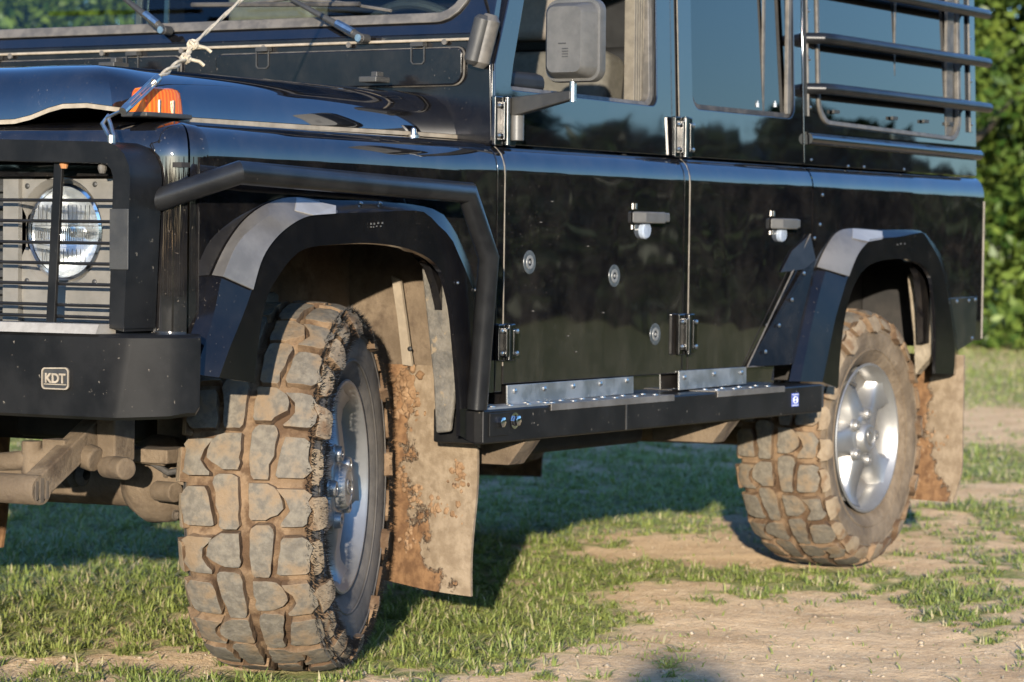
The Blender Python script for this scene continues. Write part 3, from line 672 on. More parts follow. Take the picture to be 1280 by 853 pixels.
for q in [(1.9852,-0.8374,1.3312),(2.0931,-0.8372,1.3362)]:
    x, y, z = q
    mb.box((x, y, z), (.016, .001, .003)); mb.box((x, y-.0004, z), (.003, .001, .016)); mb.box((x-.005, y-.0002, z-.006), (.003, .001, .006)); mb.box((x+.005, y-.0002, z-.006), (.003, .001, .006))
tag(mb.build('glass_etching', WHITE, rd), kind='stuff')
# B post; tan lines paint the lit door edges along the gaps
mb = MB(); low_panel(mb, 1.482, 1.507, .617, th=.02); mb.prism(U([(1.478, 1.173), (1.506, 1.173), (1.508, 1.885), (1.482, 1.885)], -.004), (0, .03, 0)); bp_ = mb.build('centre_post', PAINT_UP, car, .002)
mb = MB(); mb.tube([(1.5085, ylow(.66)-.0005, .66), (1.5085, ylow(1.1)-.0005, 1.10), (1.5085, -.8835, 1.122), (1.5085, -.874, 1.149), (1.5085, -.8555, 1.168), (1.5085, yup(1.20), 1.20), (1.510, yup(1.885), 1.885)], .0018, 6)
mb.tube([(.5965, ylow(.66)-.0005, .66), (.5965, ylow(1.1)-.0005, 1.10), (.5965, -.8835, 1.122), (.5965, -.874, 1.149), (.5965, -.8555, 1.168)], .0016, 6)
mb.split('door_gap_lit_edge', GAPM, bp_)

# --- rear quarter
X0, X1 = 2.243, 3.478
ar_r = [(2.3262,-0.93,0.5513),(2.3343,-0.93,0.6296),(2.3481,-0.93,0.6967),(2.3723,-0.93,0.7682),(2.4131,-0.93,0.8288),(2.4445,-0.93,0.8558),(2.4763,-0.93,0.8761),(2.5303,-0.93,0.8966),(2.6073,-0.93,0.9082),(2.6858,-0.93,0.913),(2.7772,-0.93,0.9132),(2.8413,-0.93,0.9063),(2.8944,-0.93,0.8969),(2.9365,-0.93,0.8779),(2.9672,-0.93,0.854),(2.987,-0.93,0.8038),(3.0013,-0.93,0.7414),(3.0102,-0.93,0.6597),(3.0074,-0.93,0.571)]
aro = [(x+.012*(-1 if x < 2.67 else 1), z+.012) for x, y, z in ar_r]
mb = MB()
skin_over_arch(mb, X0, X1, .57, .66, aro)
mb.loft([[(x, y, z) for y, z in SH] for x in (X0, 2.8, X1-.03, X1-.012, X1)])
mb.prism([(X1-.004, -.857, .66), (X1-.004, .857, .66), (X1-.004, .857, 1.12), (X1-.004, .80, 1.168), (X1-.004, -.80, 1.168), (X1-.004, -.88, 1.10)], (.01, 0, 0))
rq = mb.build('rear_quarter', PAINT, car)
mb = MB(); o = rpoly([(2.246, 1.173), (3.490, 1.173), (3.498, 1.885), (2.256, 1.885)], .006, 6)
wv = [(2.335, 1.292), (3.360, 1.278), (3.365, 1.86), (2.335, 1.86)]
mb.ring(U(o), U(rpoly(wv, [.07, .07, .05, .05], 6)), (0, .03, 0))
up_ = mb.build('upper_side_panel', PAINT_UP, car, .003)
so = rpoly(wv, [.07, .07, .05, .05], 6); si = [(2.85+(x-2.85)*.965, 1.57+(z-1.57)*.955) for x, z in so]
mb = MB(); mb.ring(U(so, .006), U(si, .004), (0, .02, 0)); mb.build('window_seal', SEAL, up_, .003)
mb = MB(); mb.prism([(x, y+.008, z) for x, y, z in U(si)], (0, .005, 0)); mb.build('window_glass', DGLASS, up_)
P0 = (2.8903,-0.8427,1.3498); mb = MB(); mb.box((P0[0], yup(1.57)+.006, 1.57), (.006, .004, .55)); mb.box((3.29, yup(1.57)+.002, 1.57), (.05, .010, .55)); mb.split('window_channel', SEAL, up_)
mb = MB()
for q in [(2.4585,-0.8494,1.3304),(2.8643,-0.8494,1.3296),(3.0951,-0.8494,1.3298),(3.286,-0.8494,1.3304)]: mb.box(q, (.035, .008, .010))
mb.split('window_catch', PLAST, up_)
# belt rail
a = (2.2609,-0.8524,1.2436); b = (3.5064,-0.8521,1.254)
mb = MB(); mb.tube([(2.258, yup(1.247)-.006, 1.247), (3.494, yup(1.240)-.006, 1.240)], .016, 14); mb.box((2.876, yup(1.262)-.003, 1.262), (1.24, .012, .008)); tag(mb.build('belt_rail', PAINT_UP, up_), 'glossy black half-round rail under the rear side window')
# guard bars with straps
zs = [(2.7564,-0.8972,1.6787)[2], (2.7496,-0.9025,1.5267)[2], (2.7433,-0.9074,1.3865)[2]]
for z in zs:
    mb = MB(); y = yup(z)-.055
    mb.tube([(2.262, yup(z)-.004, z), (2.285, y+.012, z), (2.335, y, z), (2.9, y, z), (3.40, y, z), (3.472, y+.004, z)], .0155, 14)
    mb.tube([(3.375, y+.01, z-.004), (3.375, yup(z), z-.004)], .008, 8)
    mb.build('window_guard_bar', TUBEM, car)
for x in (2.262, 3.425):
    mb = MB(); mb.prism(U([(x, 1.31), (x+.030, 1.31), (x+.034, 1.87), (x+.004, 1.87)], .0), (0, -.005, 0))
    st = mb.build('guard_strap', PAINT_UP, car, .001)
    mb = MB(); mb.tube([(x+.002, yup(1.31)-.006, 1.31), (x+.006, yup(1.87)-.006, 1.87)], .0035, 6); mb.build('strap_edge', SEAL, st)
    mb = MB()
    for k in range(5): rivet(mb, (x+.018, yup(1.335+k*.135)-.005, 1.335+k*.135), r=.006)
    mb.split('rivet', STEEL, st)
# rivets on the quarter panel and corner edge strip
mb = MB()
for q in [(2.3007,-0.8849,1.0906),(2.2883,-0.8846,1.0077),(2.2536,-0.8845,0.9694)]: rivet(mb, q, r=.0055)
for q in [(2.2895,-0.8543,1.1888),(2.5326,-0.8547,1.1779),(2.6423,-0.8547,1.1788),(2.9275,-0.8547,1.1799)]: rivet(mb, q, r=.0045)
mb.split('rivet', STEEL, rq)
mb = MB(); mb.tube([(X1, ylow(1.09), 1.095), (X1, ylow(.66), .665)], .004, 6); mb.build('corner_strip', GAPM, rq)
cp = [(3.2087,-0.8878,0.7939),(3.4307,-0.8878,0.797),(3.4178,-0.8872,0.6622),(3.2664,-0.8871,0.6284)]
mb = MB(); mb.prism(cp, (0, .004, 0)); crp = mb.build('corner_plate', paint('plate_black', base=(.010, .013, .013), rough=.2, dust=.08), car, .001)
mb = MB()
for q in [(3.2655,-0.8877,0.7836),(3.3605,-0.8877,0.7851),(3.4118,-0.8877,0.7872),(3.3917,-0.8872,0.6677)]: rivet(mb, q, r=.006)
mb.split('rivet', STEEL, crp)

# --- roof, far side, rear wall, floor
mb = MB()
secs = []
for x, dz in ((.80, -.03), (.84, 0), (1.5, .02), (2.5, .02), (3.45, .005), (3.50, -.02)):
    secs.append([(x, y, z+dz) for y, z in ((-.845, 1.885), (-.84, 1.91), (-.80, 1.945), (-.5, 1.965), (0, 1.972), (.5, 1.965), (.80, 1.945), (.84, 1.91), (.845, 1.885))])
mb.thick(secs, (0, 0, -.02)); mb.build('roof', PAINT_UP, car)
mb = MB(); mb.ring([(3.492, y, z) for y, z in rpoly([(-.84, 1.173), (-.83, 1.885), (.83, 1.885), (.84, 1.173)], .01, 4)], [(3.492, y, z) for y, z in rpoly([(-.5, 1.30), (-.5, 1.80), (.5, 1.80), (.5, 1.30)], .05, 4)], (-.03, 0, 0)); tw = mb.build('tailgate', PAINT_UP, car, .003)
mb = MB(); mb.box((3.478, 0, 1.55), (.005, 1.0, .5)); mb.build('tailgate_glass', DGLASS, tw)
mb = MB(); mb.box((2.30, 0, 1.40), (.04, 1.60, .92)); mb.build('cargo_partition', CABIN, car, .01)
mb = MB(); mb.box((2.05, 0, 1.20), (.14, 1.4, .60), Matrix.Rotation(radians(10), 3, 'Y')); mb.box((1.80, 0, .93), (.5, 1.4, .16)); mb.build('rear_bench', CABIN, car, .03)
for o in (fd, rq, up_): mirror(o)
def far_door():
    mb = MB(); low_panel(mb, 1.512, 2.238, .622)
    mb.ring(U(rpoly([(1.512, 1.173), (2.236, 1.173), (2.246, 1.885), (1.512, 1.885)], .006, 6)), U(rpoly([(1.586, 1.300), (2.190, 1.300), (2.196, 1.84), (1.586, 1.84)], .04, 6)), (0, .035, 0))
    for i in range(len(mb.v)): x, y, z = mb.v[i]; mb.v[i] = (x, -y, z)
    d = mb.build('rear_door', PAINT, car, .003)
    g = MB(); g.prism([(x, -y-.014, z) for x, y, z in U(rpoly([(1.586, 1.300), (2.190, 1.300), (2.196, 1.84), (1.586, 1.84)], .04, 6))], (0, -.005, 0)); g.build('window_glass', DGLASS, d)
    return d
far_door()
mb = MB(); low_panel(mb, .566, .594, .60); low_panel(mb, 1.482, 1.507, .617, th=.02)
for i in range(len(mb.v)): x, y, z = mb.v[i]; mb.v[i] = (x, -y, z)
mb.build('door_pillar', PAINT, car)
mb = MB(); mb.box((1.50, 0, .62), (1.8, 1.62, .03)); mb.box((2.93, 0, .98), (1.1, 1.55, .03)); mb.box((2.40, 0, .80), (.03, 1.55, .36)); mb.build('cabin_floor', UNDER, car)
# --- interior seen through the open front window
mb = MB(); mb.box((.79, 0, 1.20), (.26, 1.55, .24)); mb.box((.80, 0, 1.33), (.26, 1.6, .05)); mb.build('dashboard', CABIN, car, .02)
def seat(y):
    mb = MB()
    mb.box((1.22, y, .93), (.52, .50, .16)); mb.box((1.47, y, 1.20), (.13, .50, .50), Matrix.Rotation(radians(10), 3, 'Y'))
    s = mb.build('front_seat', SEATM, car, .035, seg=3)
    mb = MB(); mb.box((1.51, y, 1.60), (.10, .30, .24)); mb.build('headrest', SEATH, s, .03, seg=3)
    mb = MB(); mb.tube([(1.50, y-.07, 1.44), (1.51, y-.07, 1.52)], .008, 8); mb.tube([(1.50, y+.07, 1.44), (1.51, y+.07, 1.52)], .008, 8); mb.split('headrest_post', STEEL, s)
seat(-.42); seat(.42)
mb = MB(); sp = Matrix.Translation((.98, -.42, 1.36)) @ Matrix.Rotation(radians(62), 4, 'Y')
pth = [sp @ Vector((cos(t)*.195, sin(t)*.195, 0)) for t in [2*pi*k/40 for k in range(41)]]
mb.tube(pth, .014, 10, caps=False)
for t in (.3, 2.2, 4.2): mb.tube([sp @ Vector((0, 0, -.03)), sp @ Vector((cos(t)*.19, sin(t)*.19, 0))], .012, 8)
mb.tube([sp @ Vector((0, 0, -.03)), sp @ Vector((0, 0, -.25))], .03, 12); mb.build('steering_wheel', PLAST, car)
mb = MB()
for k in range(5): mb.box((1.338+k*.012, -.80, 1.55), (.010, .03, .70))
tag(mb.build('pillar_trim', TRIM, car, .002), 'ribbed beige trim inside the open window')
mb = MB(); mb.box((1.05, -.80, 1.24), (.75, .03, .12)); mb.box((1.30, .2, 1.10), (.6, .3, .25)); mb.split('cabin_trim', SEATM, car, .01)

# --- door mirror
m0 = Vector((0.6501,-0.8718,1.2606)); stub = Vector((0.6,-1.0619,1.277))
mb = MB()
a = [m0+Vector((dx, 0, dz)) for dx, dz in ((-.015, -.024), (.015, -.024), (.015, .022), (-.015, .022))]; b = [stub+Vector((dx, 0, dz)) for dx, dz in ((-.012, -.006), (.012, -.006), (.012, .016), (-.012, .016))]
mb.add(a+b, [(0, 1, 2, 3), (7, 6, 5, 4)]+[(i, (i+1) % 4, 4+(i+1) % 4, 4+i) for i in range(4)])
arm = mb.build('mirror_arm', PLAST, car, .004)
mb = MB(); q = Vector((0.6499,-0.8834,1.2159)); mb.tube([q+Vector((0, 0, -.034)), q+Vector((0, 0, .029))], .017, 16); mb.build('arm_bracket', MIRP, arm, .002)
mb = MB(); mb.tube([stub+Vector((0, 0, -.01)), stub+Vector((0, 0, .05))], .0085, 12); mb.build('mirror_stem', STEEL, arm)
c = (0.6,-1.0666,1.4077); hw, zb, zt = .073, (0.6,-1.0678,1.3115)[2], 1.50
MBk = lambda s_, z0: rpoly([(c[1]-hw*s_, zb+z0), (c[1]+hw*s_, zb+z0), (c[1]+hw*s_, zt-z0), (c[1]-hw*s_, zt-z0)], .028*s_, 6)
mb = MB()
mb.loft([[(.612, *p) for p in MBk(1., 0)], [(.598, *p) for p in MBk(1.0, 0)], [(.590, *p) for p in MBk(.97, .002)], [(.589, *p) for p in MBk(.90, .008)], [(.584, *p) for p in MBk(.86, .010)], [(.560, *p) for p in MBk(.74, .014)], [(.548, *p) for p in MBk(.60, .020)]], close=True)
n = 28; mb.add([(.548, *p) for p in MBk(.60, .020)], [tuple(range(n))]); mb.add([(.612, *p) for p in MBk(1., 0)], [tuple(range(n))])
mh = mb.build('mirror_housing', MIRP, arm, ang=25)
mb = MB()
for k in range(4): mb.box((.5475, c[1]-.004, zb+.055+k*.006), (.001, .016, .0025))
mb.box((.5475, c[1]+.004, zb+.085), (.001, .02, .003))
tag(mb.build('mirror_marking', PLAST, arm), kind='stuff')

# --- wheel-arch flares
def resample(pts, n):
    P = [Vector(p) for p in pts]; d = [0]
    for a, b in zip(P, P[1:]): d.append(d[-1]+(b-a).length)
    out = []
    for k in range(n):
        t = d[-1]*k/(n-1); i = max(j for j in range(len(d)) if d[j] <= t+1e-9); i = min(i, len(P)-2)
        u = (t-d[i])/max(1e-9, d[i+1]-d[i]); p0, p1, p2, p3 = P[max(i-1, 0)], P[i], P[i+1], P[min(i+2, len(P)-1)]
        out.append(.5*((2*p1)+(p2-p0)*u+(2*p0-5*p1+4*p2-p3)*u*u+(3*p1-p0-3*p2+p3)*u**3))
    return out
YF = -.94
fl_in = arch
fl_out = [(-0.5656,-0.94,0.6719),(-0.5295,-0.94,0.7326),(-0.493,-0.94,0.7859),(-0.4588,-0.94,0.843),(-0.4325,-0.94,0.899),(-0.3975,-0.94,0.9362),(-0.3427,-0.94,0.969),(-0.2699,-0.94,0.9928),(-0.1663,-0.94,1.001),(-0.0475,-0.94,1.0045),(0.154,-0.94,1.0112),(0.2187,-0.94,0.9859),(0.2814,-0.94,0.9531),(0.3185,-0.94,0.9108),(0.3527,-0.94,0.8699),(0.384,-0.94,0.8178),(0.399,-0.94,0.735),(0.4106,-0.94,0.6592),(0.4159,-0.94,0.5544),(0.4104,-0.94,0.4825)]
fl_mid = [(-0.613,-0.915,0.6789),(-0.5801,-0.915,0.7378),(-0.552,-0.915,0.7926),(-0.5267,-0.915,0.8701),(-0.5033,-0.915,0.9034),(-0.4797,-0.915,0.9354),(-0.4451,-0.915,0.9597),(-0.4074,-0.915,0.9778),(-0.3555,-0.915,0.9996),(-0.2773,-0.915,1.0058),(-0.1392,-0.915,1.0164),(-0.0108,-0.915,1.0238),(0.1445,-0.915,1.0214),(0.241,-0.915,1.0055),(0.3272,-0.915,0.9641),(0.368,-0.915,0.9215),(0.4025,-0.915,0.8784),(0.4342,-0.915,0.8206),(0.4563,-0.915,0.7333),(0.4681,-0.915,0.6568),(0.47,-0.915,0.5512),(0.461,-0.915,0.4788)]
fl_in0 = [(-0.6238,-0.882,0.6814),(-0.5886,-0.882,0.7451),(-0.553,-0.882,0.8078),(-0.517,-0.882,0.8728),(-0.4727,-0.882,0.9304),(-0.4409,-0.882,0.9596),(-0.4087,-0.882,0.9841),(-0.368,-0.882,1.0042),(-0.3268,-0.882,1.0196),(-0.2794,-0.882,1.0271),(-0.2256,-0.882,1.0331),(-0.0828,-0.882,1.0309),(0.1061,-0.882,1.0311),(0.3084,-0.882,1.0171),(0.3823,-0.882,0.9752),(0.427,-0.882,0.9287),(0.462,-0.882,0.8816),(0.494,-0.882,0.8232),(0.5164,-0.882,0.7314),(0.5283,-0.882,0.654),(0.5303,-0.882,0.5474),(0.5246,-0.882,0.4741)]
def make_flare(FI, FM, F0, FO, n=44):
    a, b, c_, d = (resample(p, n) for p in (F0, FM, FO, FI))
    mb = MB(); mb.loft([a, b, c_]); mb.loft([c_, d]); mb.loft([d, [p+Vector((0, .010, -.002)) for p in d]])
    mb.add([a[0], b[0], c_[0], d[0]], [(0, 1, 2, 3)]); mb.add([a[-1], b[-1], c_[-1], d[-1]], [(0, 1, 2, 3)])
    return mb.build('wheel_arch_flare', FLARE, car, ang=24), a, b, c_
ff, *_ = make_flare(fl_in, fl_mid, fl_in0, fl_out)
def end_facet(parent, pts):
    mb = MB(); mb.prism(pts, (0, .002, -.001)); tag(mb.build('flare_plate_end', ALU2, parent), 'folded end of the metal arch plate, coloured as a highlight')  # highlight on the plate end painted in by a brighter metal
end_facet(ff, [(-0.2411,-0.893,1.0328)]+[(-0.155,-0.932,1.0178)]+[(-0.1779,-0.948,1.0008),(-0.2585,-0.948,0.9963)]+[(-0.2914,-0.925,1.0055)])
def alu_plate(parent, A0, A1, A2, off=.004):
    mb = MB(); r = [[(x, y-off, z+.001) for x, y, z in resample(q, 26)] for q in (A0, A1, A2)]
    mb.thick(r, (0, .003, -.001)); return tag(mb.build('flare_plate', ALU, parent, .0008), 'brushed metal cover plate bent over the arch')
alu_plate(ff, [(-0.5223,-0.886,0.8728),(-0.478,-0.886,0.9304),(-0.4142,-0.886,0.9841),(-0.3323,-0.886,1.0195),(-0.2312,-0.886,1.033),(-0.0884,-0.886,1.0189)], [(-0.5293,-0.917,0.8701),(-0.4824,-0.917,0.9354),(-0.4101,-0.917,0.9778),(-0.3472,-0.917,0.9997),(-0.2801,-0.917,1.0057),(-0.1331,-0.917,1.0098)], [(-0.4616,-0.942,0.8431),(-0.4352,-0.942,0.899),(-0.4003,-0.942,0.9362),(-0.3455,-0.942,0.969),(-0.2727,-0.942,0.9928),(-0.1692,-0.942,1.0009)])
mb = MB()
for k in range(4): 
    p = [(-0.041,-0.944,0.9809),(-0.0289,-0.944,0.9811),(-0.0137,-0.944,0.983),(0.0016,-0.944,0.9832)][k]; mb.box(p, (.005, .001, .004))
    p = [(-0.0409,-0.944,0.9742),(-0.0318,-0.944,0.9743),(-0.0197,-0.944,0.9761),(-0.0044,-0.944,0.9763)][k]; mb.box(p, (.004, .001, .003))
tag(mb.build('maker_mark', MIRP, ff), kind='stuff')
mb = MB()
for q in [(-0.0381,-0.915,1.025),(0.0351,-0.915,1.0263)]: rivet(mb, q, (0, -.5, .8), r=.005)
for q in [(0.3788,-0.943,0.8376),(0.3048,-0.943,0.8541)]: rivet(mb, q, r=.004)
mb.split('rivet', STEEL, ff)
# rear flare
YR = -.93
r_out = [(2.2214,-0.93,0.5705),(2.2554,-0.93,0.6428),(2.2992,-0.93,0.7423),(2.3394,-0.93,0.8045),(2.38,-0.93,0.8627),(2.4369,-0.93,0.9237),(2.5063,-0.93,0.9604),(2.6108,-0.93,0.9727),(2.7348,-0.93,0.9784),(2.9029,-0.93,0.9917),(2.9392,-0.93,0.9707),(3.019,-0.93,0.9186),(3.0635,-0.93,0.8634),(3.0964,-0.93,0.7981),(3.1301,-0.93,0.7177),(3.1581,-0.93,0.6297),(3.1481,-0.93,0.5643)]
r_mid = [(2.1309,-0.905,0.5748),(2.1689,-0.905,0.6554),(2.2071,-0.905,0.7432),(2.2461,-0.905,0.8138),(2.2957,-0.905,0.8872),(2.3625,-0.905,0.9344),(2.4307,-0.905,0.9642),(2.4952,-0.905,0.9738),(2.6659,-0.905,0.9892),(2.9368,-0.905,0.9943),(3.0091,-0.905,0.9711),(3.0896,-0.905,0.921),(3.1346,-0.905,0.8629),(3.1678,-0.905,0.797),(3.2018,-0.905,0.716),(3.2301,-0.905,0.6273),(3.22,-0.905,0.5613)]
r_bod = [(2.1121,-0.88,0.5747),(2.1499,-0.88,0.6552),(2.1929,-0.88,0.7429),(2.2315,-0.88,0.818),(2.2757,-0.88,0.8891),(2.3313,-0.88,0.9431),(2.4038,-0.88,0.9864),(2.5107,-0.88,0.999),(2.7212,-0.88,0.999),(2.9822,-0.88,0.9994),(3.0731,-0.88,0.9738),(3.1604,-0.88,0.9234),(3.2059,-0.88,0.8624),(3.2394,-0.88,0.796),(3.2738,-0.88,0.7144),(3.3023,-0.88,0.6249),(3.2922,-0.88,0.5584)]
rf, *_ = make_flare(ar_r, r_mid, r_bod, r_out)
alu_plate(rf, [(2.2673,-0.884,0.8892),(2.3228,-0.884,0.943),(2.3952,-0.884,0.9864),(2.502,-0.884,0.9989),(2.7124,-0.884,0.9942)], [(2.2896,-0.908,0.8805),(2.3561,-0.908,0.9344),(2.4243,-0.908,0.9642),(2.4778,-0.908,0.9737),(2.6594,-0.908,0.9822)], [(2.3735,-0.933,0.8628),(2.4304,-0.933,0.9237),(2.4997,-0.933,0.9604),(2.5433,-0.933,0.9676),(2.6041,-0.933,0.9726)])
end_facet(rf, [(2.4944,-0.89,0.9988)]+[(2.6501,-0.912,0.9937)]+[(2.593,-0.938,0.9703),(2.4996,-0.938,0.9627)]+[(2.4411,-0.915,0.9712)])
mb = MB()
for q in [(2.7095,-0.934,0.9549),(2.7322,-0.934,0.9574),(2.7609,-0.934,0.9576)]: mb.box(q, (.006, .001, .004))
tag(mb.build('maker_mark', MIRP, rf), kind='stuff')
for o in (ff, rf): mirror(o)
# side protector plates ahead of the rear arch
off = .006
bp2 = [(1.8397,-0.8891,0.6223)]+[(2.1687,-0.8921,0.8826)]+[(2.2158,-0.9082,0.9094),(2.0651,-0.9071,0.623)]
mb = MB(); mb.prism(bp2, (0, .004, 0)); gp = mb.build('side_guard_plate', paint('guard_plate_black', base=(.005, .006, .009), rough=.22, dust=.04, wave=.0008, ior=1.28), car, .0008)
mb = MB(); a = [(2.0353,-0.8891,0.874),(2.1026,-0.8893,0.9331),(2.2171,-0.8895,0.9802)]+[(2.2158,-0.9082,0.9094)]+[(2.1675,-0.8951,0.8827)]; mb.prism(a, (0, .003, 0)); tag(mb.build('guard_plate_top', surf('grey_steel', (.012, .012, .014), (.02, .02, .023), 20, rough=.32, spec=.35), gp, .0008), 'grey top piece of the side guard plate')
mb = MB()
for q in [(2.1534,-0.9021,0.8718),(2.0808,-0.9018,0.7997),(2.0042,-0.9015,0.7309),(1.9241,-0.9012,0.6612)]: rivet(mb, q, r=.006)
mb.split('rivet', STEEL, gp)
mb = MB(); mb.tube([(1.8357,-0.8911,0.6225),(2.2108,-0.8925,0.9802)], .0022, 6); mb.tube([(1.8357,-0.8911,0.6225),(2.098,-0.8911,0.6238)], .002, 6); mb.split('plate_edge', SEAL, gp)

# --- sill, sill plates and rock slider
mb = MB(); mb.box((1.33, -.845, .575), (1.46, .03, .085)); mb.box((1.33, -.80, .54), (1.46, .10, .03)); sill = mb.build('sill', PAINT, car)
for px, rv in (([(0.6092,-0.889,0.6148),(1.2137,-0.889,0.6163),(1.215,-0.8889,0.5743),(0.6103,-0.8889,0.5702)], [(0.6437,-0.89,0.6006),(0.7787,-0.89,0.6015),(0.9145,-0.89,0.6026),(1.0469,-0.89,0.6039),(1.1794,-0.89,0.6074)]), ([(1.4545,-0.8891,0.6231),(1.8349,-0.8891,0.6225),(1.8365,-0.8889,0.5775),(1.456,-0.8889,0.5738)], [(1.4836,-0.89,0.6058),(1.6483,-0.89,0.609),(1.8052,-0.89,0.6084)])):
    mb = MB(); mb.prism(px, (0, .004, 0)); pl = mb.build('sill_plate', SILLM, sill, .0008)
    mb = MB()
    for q in rv: rivet(mb, q, r=.0065)
    mb.split('rivet', STEEL, pl)
rbx0, rbx1, ry, rz1, rz0 = .385, 2.168, -.965, .569, .492
def slider():
    mb = MB()
    mb.prism([(rbx0, -.83, rz0), (rbx0, ry, rz0), (rbx0, ry, rz1), (rbx0, -.83, rz1)], (rbx1-rbx0-.02, 0, 0))
    o = mb.build('rock_slider', SATIN, car, .005, seg=3); return o
sl = slider()
mb = MB(); mb.prism([(rbx1-.021, -.83, rz0+.012), (rbx1-.021, ry+.004, rz0+.012), (rbx1-.021, ry+.004, rz1-.003), (rbx1-.021, -.83, rz1-.003)], (.02, 0, 0)); mb.build('slider_end_cap', PLAST, sl, .002)
for (a, b, topn) in (((0.6783,-0.965,0.5684), (1.2837,-0.965,0.5704), 6), ((1.518,-0.965,0.5701), (1.9085,-0.965,0.5711), 4)):
    x0, x1 = a[0], b[0]; mb = MB()
    mb.prism([(x0, -.885, rz1+.003), (x0, ry-.003, rz1+.003), (x0, ry-.003, rz1-.013), (x0, ry-.0005, rz1-.013), (x0, ry-.0005, rz1+.0006), (x0, -.885, rz1+.0006)], (x1-x0, 0, 0))
    tp = tag(mb.build('step_tread', ALU, sl, .0006), 'bright metal tread strip on the slider edge')
    mb = MB()
    for k in range(topn*2): rivet(mb, (x0+(x1-x0)*(k//2+.5)/topn, -.905-.035*(k % 2), rz1+.003), (0, 0, 1), r=.008)
    mb.split('tread_stud', STEEL, tp)
x0 = .46; mb = MB(); mb.box((.55, -.925, rz1+.002), (.32, .07, .004)); tp = mb.build('step_plate', SILLM, sl)
mb = MB()
for k in range(8): rivet(mb, (.42+.04*k, -.91-.03*(k % 2), rz1+.004), (0, 0, 1), r=.008)
mb.split('tread_stud', STEEL, tp)
for q in [(0.4497,-0.966,0.5395),(0.5158,-0.966,0.5402)]:
    mb = MB(); bolt(mb, q, (0, -1, 0), .0125, .012); mb.build('slider_bolt', CHROME, sl)
mb = MB(); mb.box((.448, ry-.002, .535), (.085, .004, .052)); mb.build('mounting_plate', SATIN, sl, .001)
q = (1.974,-0.967,0.5323); mb = MB(); mb.box(q, (.042, .0012, .036)); st = tag(mb.build('slider_sticker', STICK, sl), 'small blue and white sticker on the slider')
mb = MB(); mb.tube([(q[0]+.012*cos(t), q[1]-.001, q[2]+.009*sin(t)) for t in [2*pi*k/16 for k in range(17)]], .0016, 5, caps=False); mb.box((q[0], q[1]-.001, q[2]), (.015, .001, .003)); mb.box((q[0], q[1]-.001, q[2]+.0145), (.034, .001, .002)); mb.box((q[0], q[1]-.001, q[2]-.0145), (.034, .001, .002)); mb.build('sticker_print', WHITE, st)
mb = MB(); a = (1.0402,-0.966,0.5424); mb.box((a[0], ry-.001, .53), (.004, .003, .07)); mb.build('slider_seam', PLAST, sl)
# brackets below the slider
for x in (.60, 1.62):
    mb = MB(); mb.prism([(x, -.95, .493), (x, -.90, .43), (x, -.72, .43), (x, -.72, .493)], (.07, 0, 0))
    tag(mb.build('slider_bracket', DUST, car, .004), 'tan dusty bracket under the rock slider')
# --- front wing guard tube
mb = MB(); tp_ = [(-0.64,-0.7929,1.0012)]+[(-0.5652,-0.985,1.0747)]+[(0.2744,-0.985,1.0536),(0.3674,-0.985,0.9114)]
e = (0.4011,-0.97,0.5831)
tp_.append((tp_[-1][0]+.004, -.955, .572))
tp_[0] = (tp_[0][0], tp_[0][1]+.02, tp_[0][2])
mb.tube(tp_, .0235, 18); tg = mb.build('wing_guard_tube', TUBEM, car, ang=40)
mirror(sl); mirror(tg); mirror(sill)

# --- bumper
def bump_plan(z, k, fy=0):
    # plan outline of the bumper at one height: front face, angled end, rounded tip
    return [(-.760+k, 0, z), (-.760+k, -.40, z), (-.760+k, -.785, z), (-.7575+k, -.858+fy, z), (-.748+k, -.872+fy, z), (-.700+k, -.918, z), (-.672+k, -.940, z), (-.652, -.950+k*.4, z), (-.640, -.951+k*.5, z), (-.632, -.944+k*.6, z), (-.615, -.90, z)]
mb = MB(); h0 = bump_plan(.757, 0); h1 = bump_plan(.590, .004, .036)
h1 = [(x+.0, y, z + (.010 if i in (6, 7) else .022 if i > 7 else .004 if i == 5 else 0)) for i, (x, y, z) in enumerate(h1)]
def both(h): return h[::-1]+[(x, -y, z) for x, y, z in h[1:]]
A, B_ = both(h0), both(h1)
mb.loft([[(x+.03, y*.97, z+.0005) for x, y, z in A], [(x+.008, y*.993, z) for x, y, z in A], [(x, y, z-.006) for x, y, z in A], [(x, y, z+.006) for x, y, z in B_], [(x+.008, y*.993, z) for x, y, z in B_]])
mb.add([(x+.03, y*.97, z+.0005) for x, y, z in A], [tuple(range(len(A)))]); mb.add([(x+.008, y*.993, z) for x, y, z in B_], [tuple(range(len(B_)))])
bu = mb.build('front_bumper', SATIN, car, ang=34)
mb = MB(); mb.prism([(-.762, -.788, .7575), (-.752, -.788, .776), (-.70, -.788, .776), (-.70, -.788, .7575)], (0, 1.576, 0))
tag(mb.build('bumper_ledge', surf('pale_ledge', (.30, .27, .225), (.38, .345, .29), 30, rough=.5, metal=.2), bu), 'pale ledge on top of the bumper')  # strip paler than the bumper along its top front edge
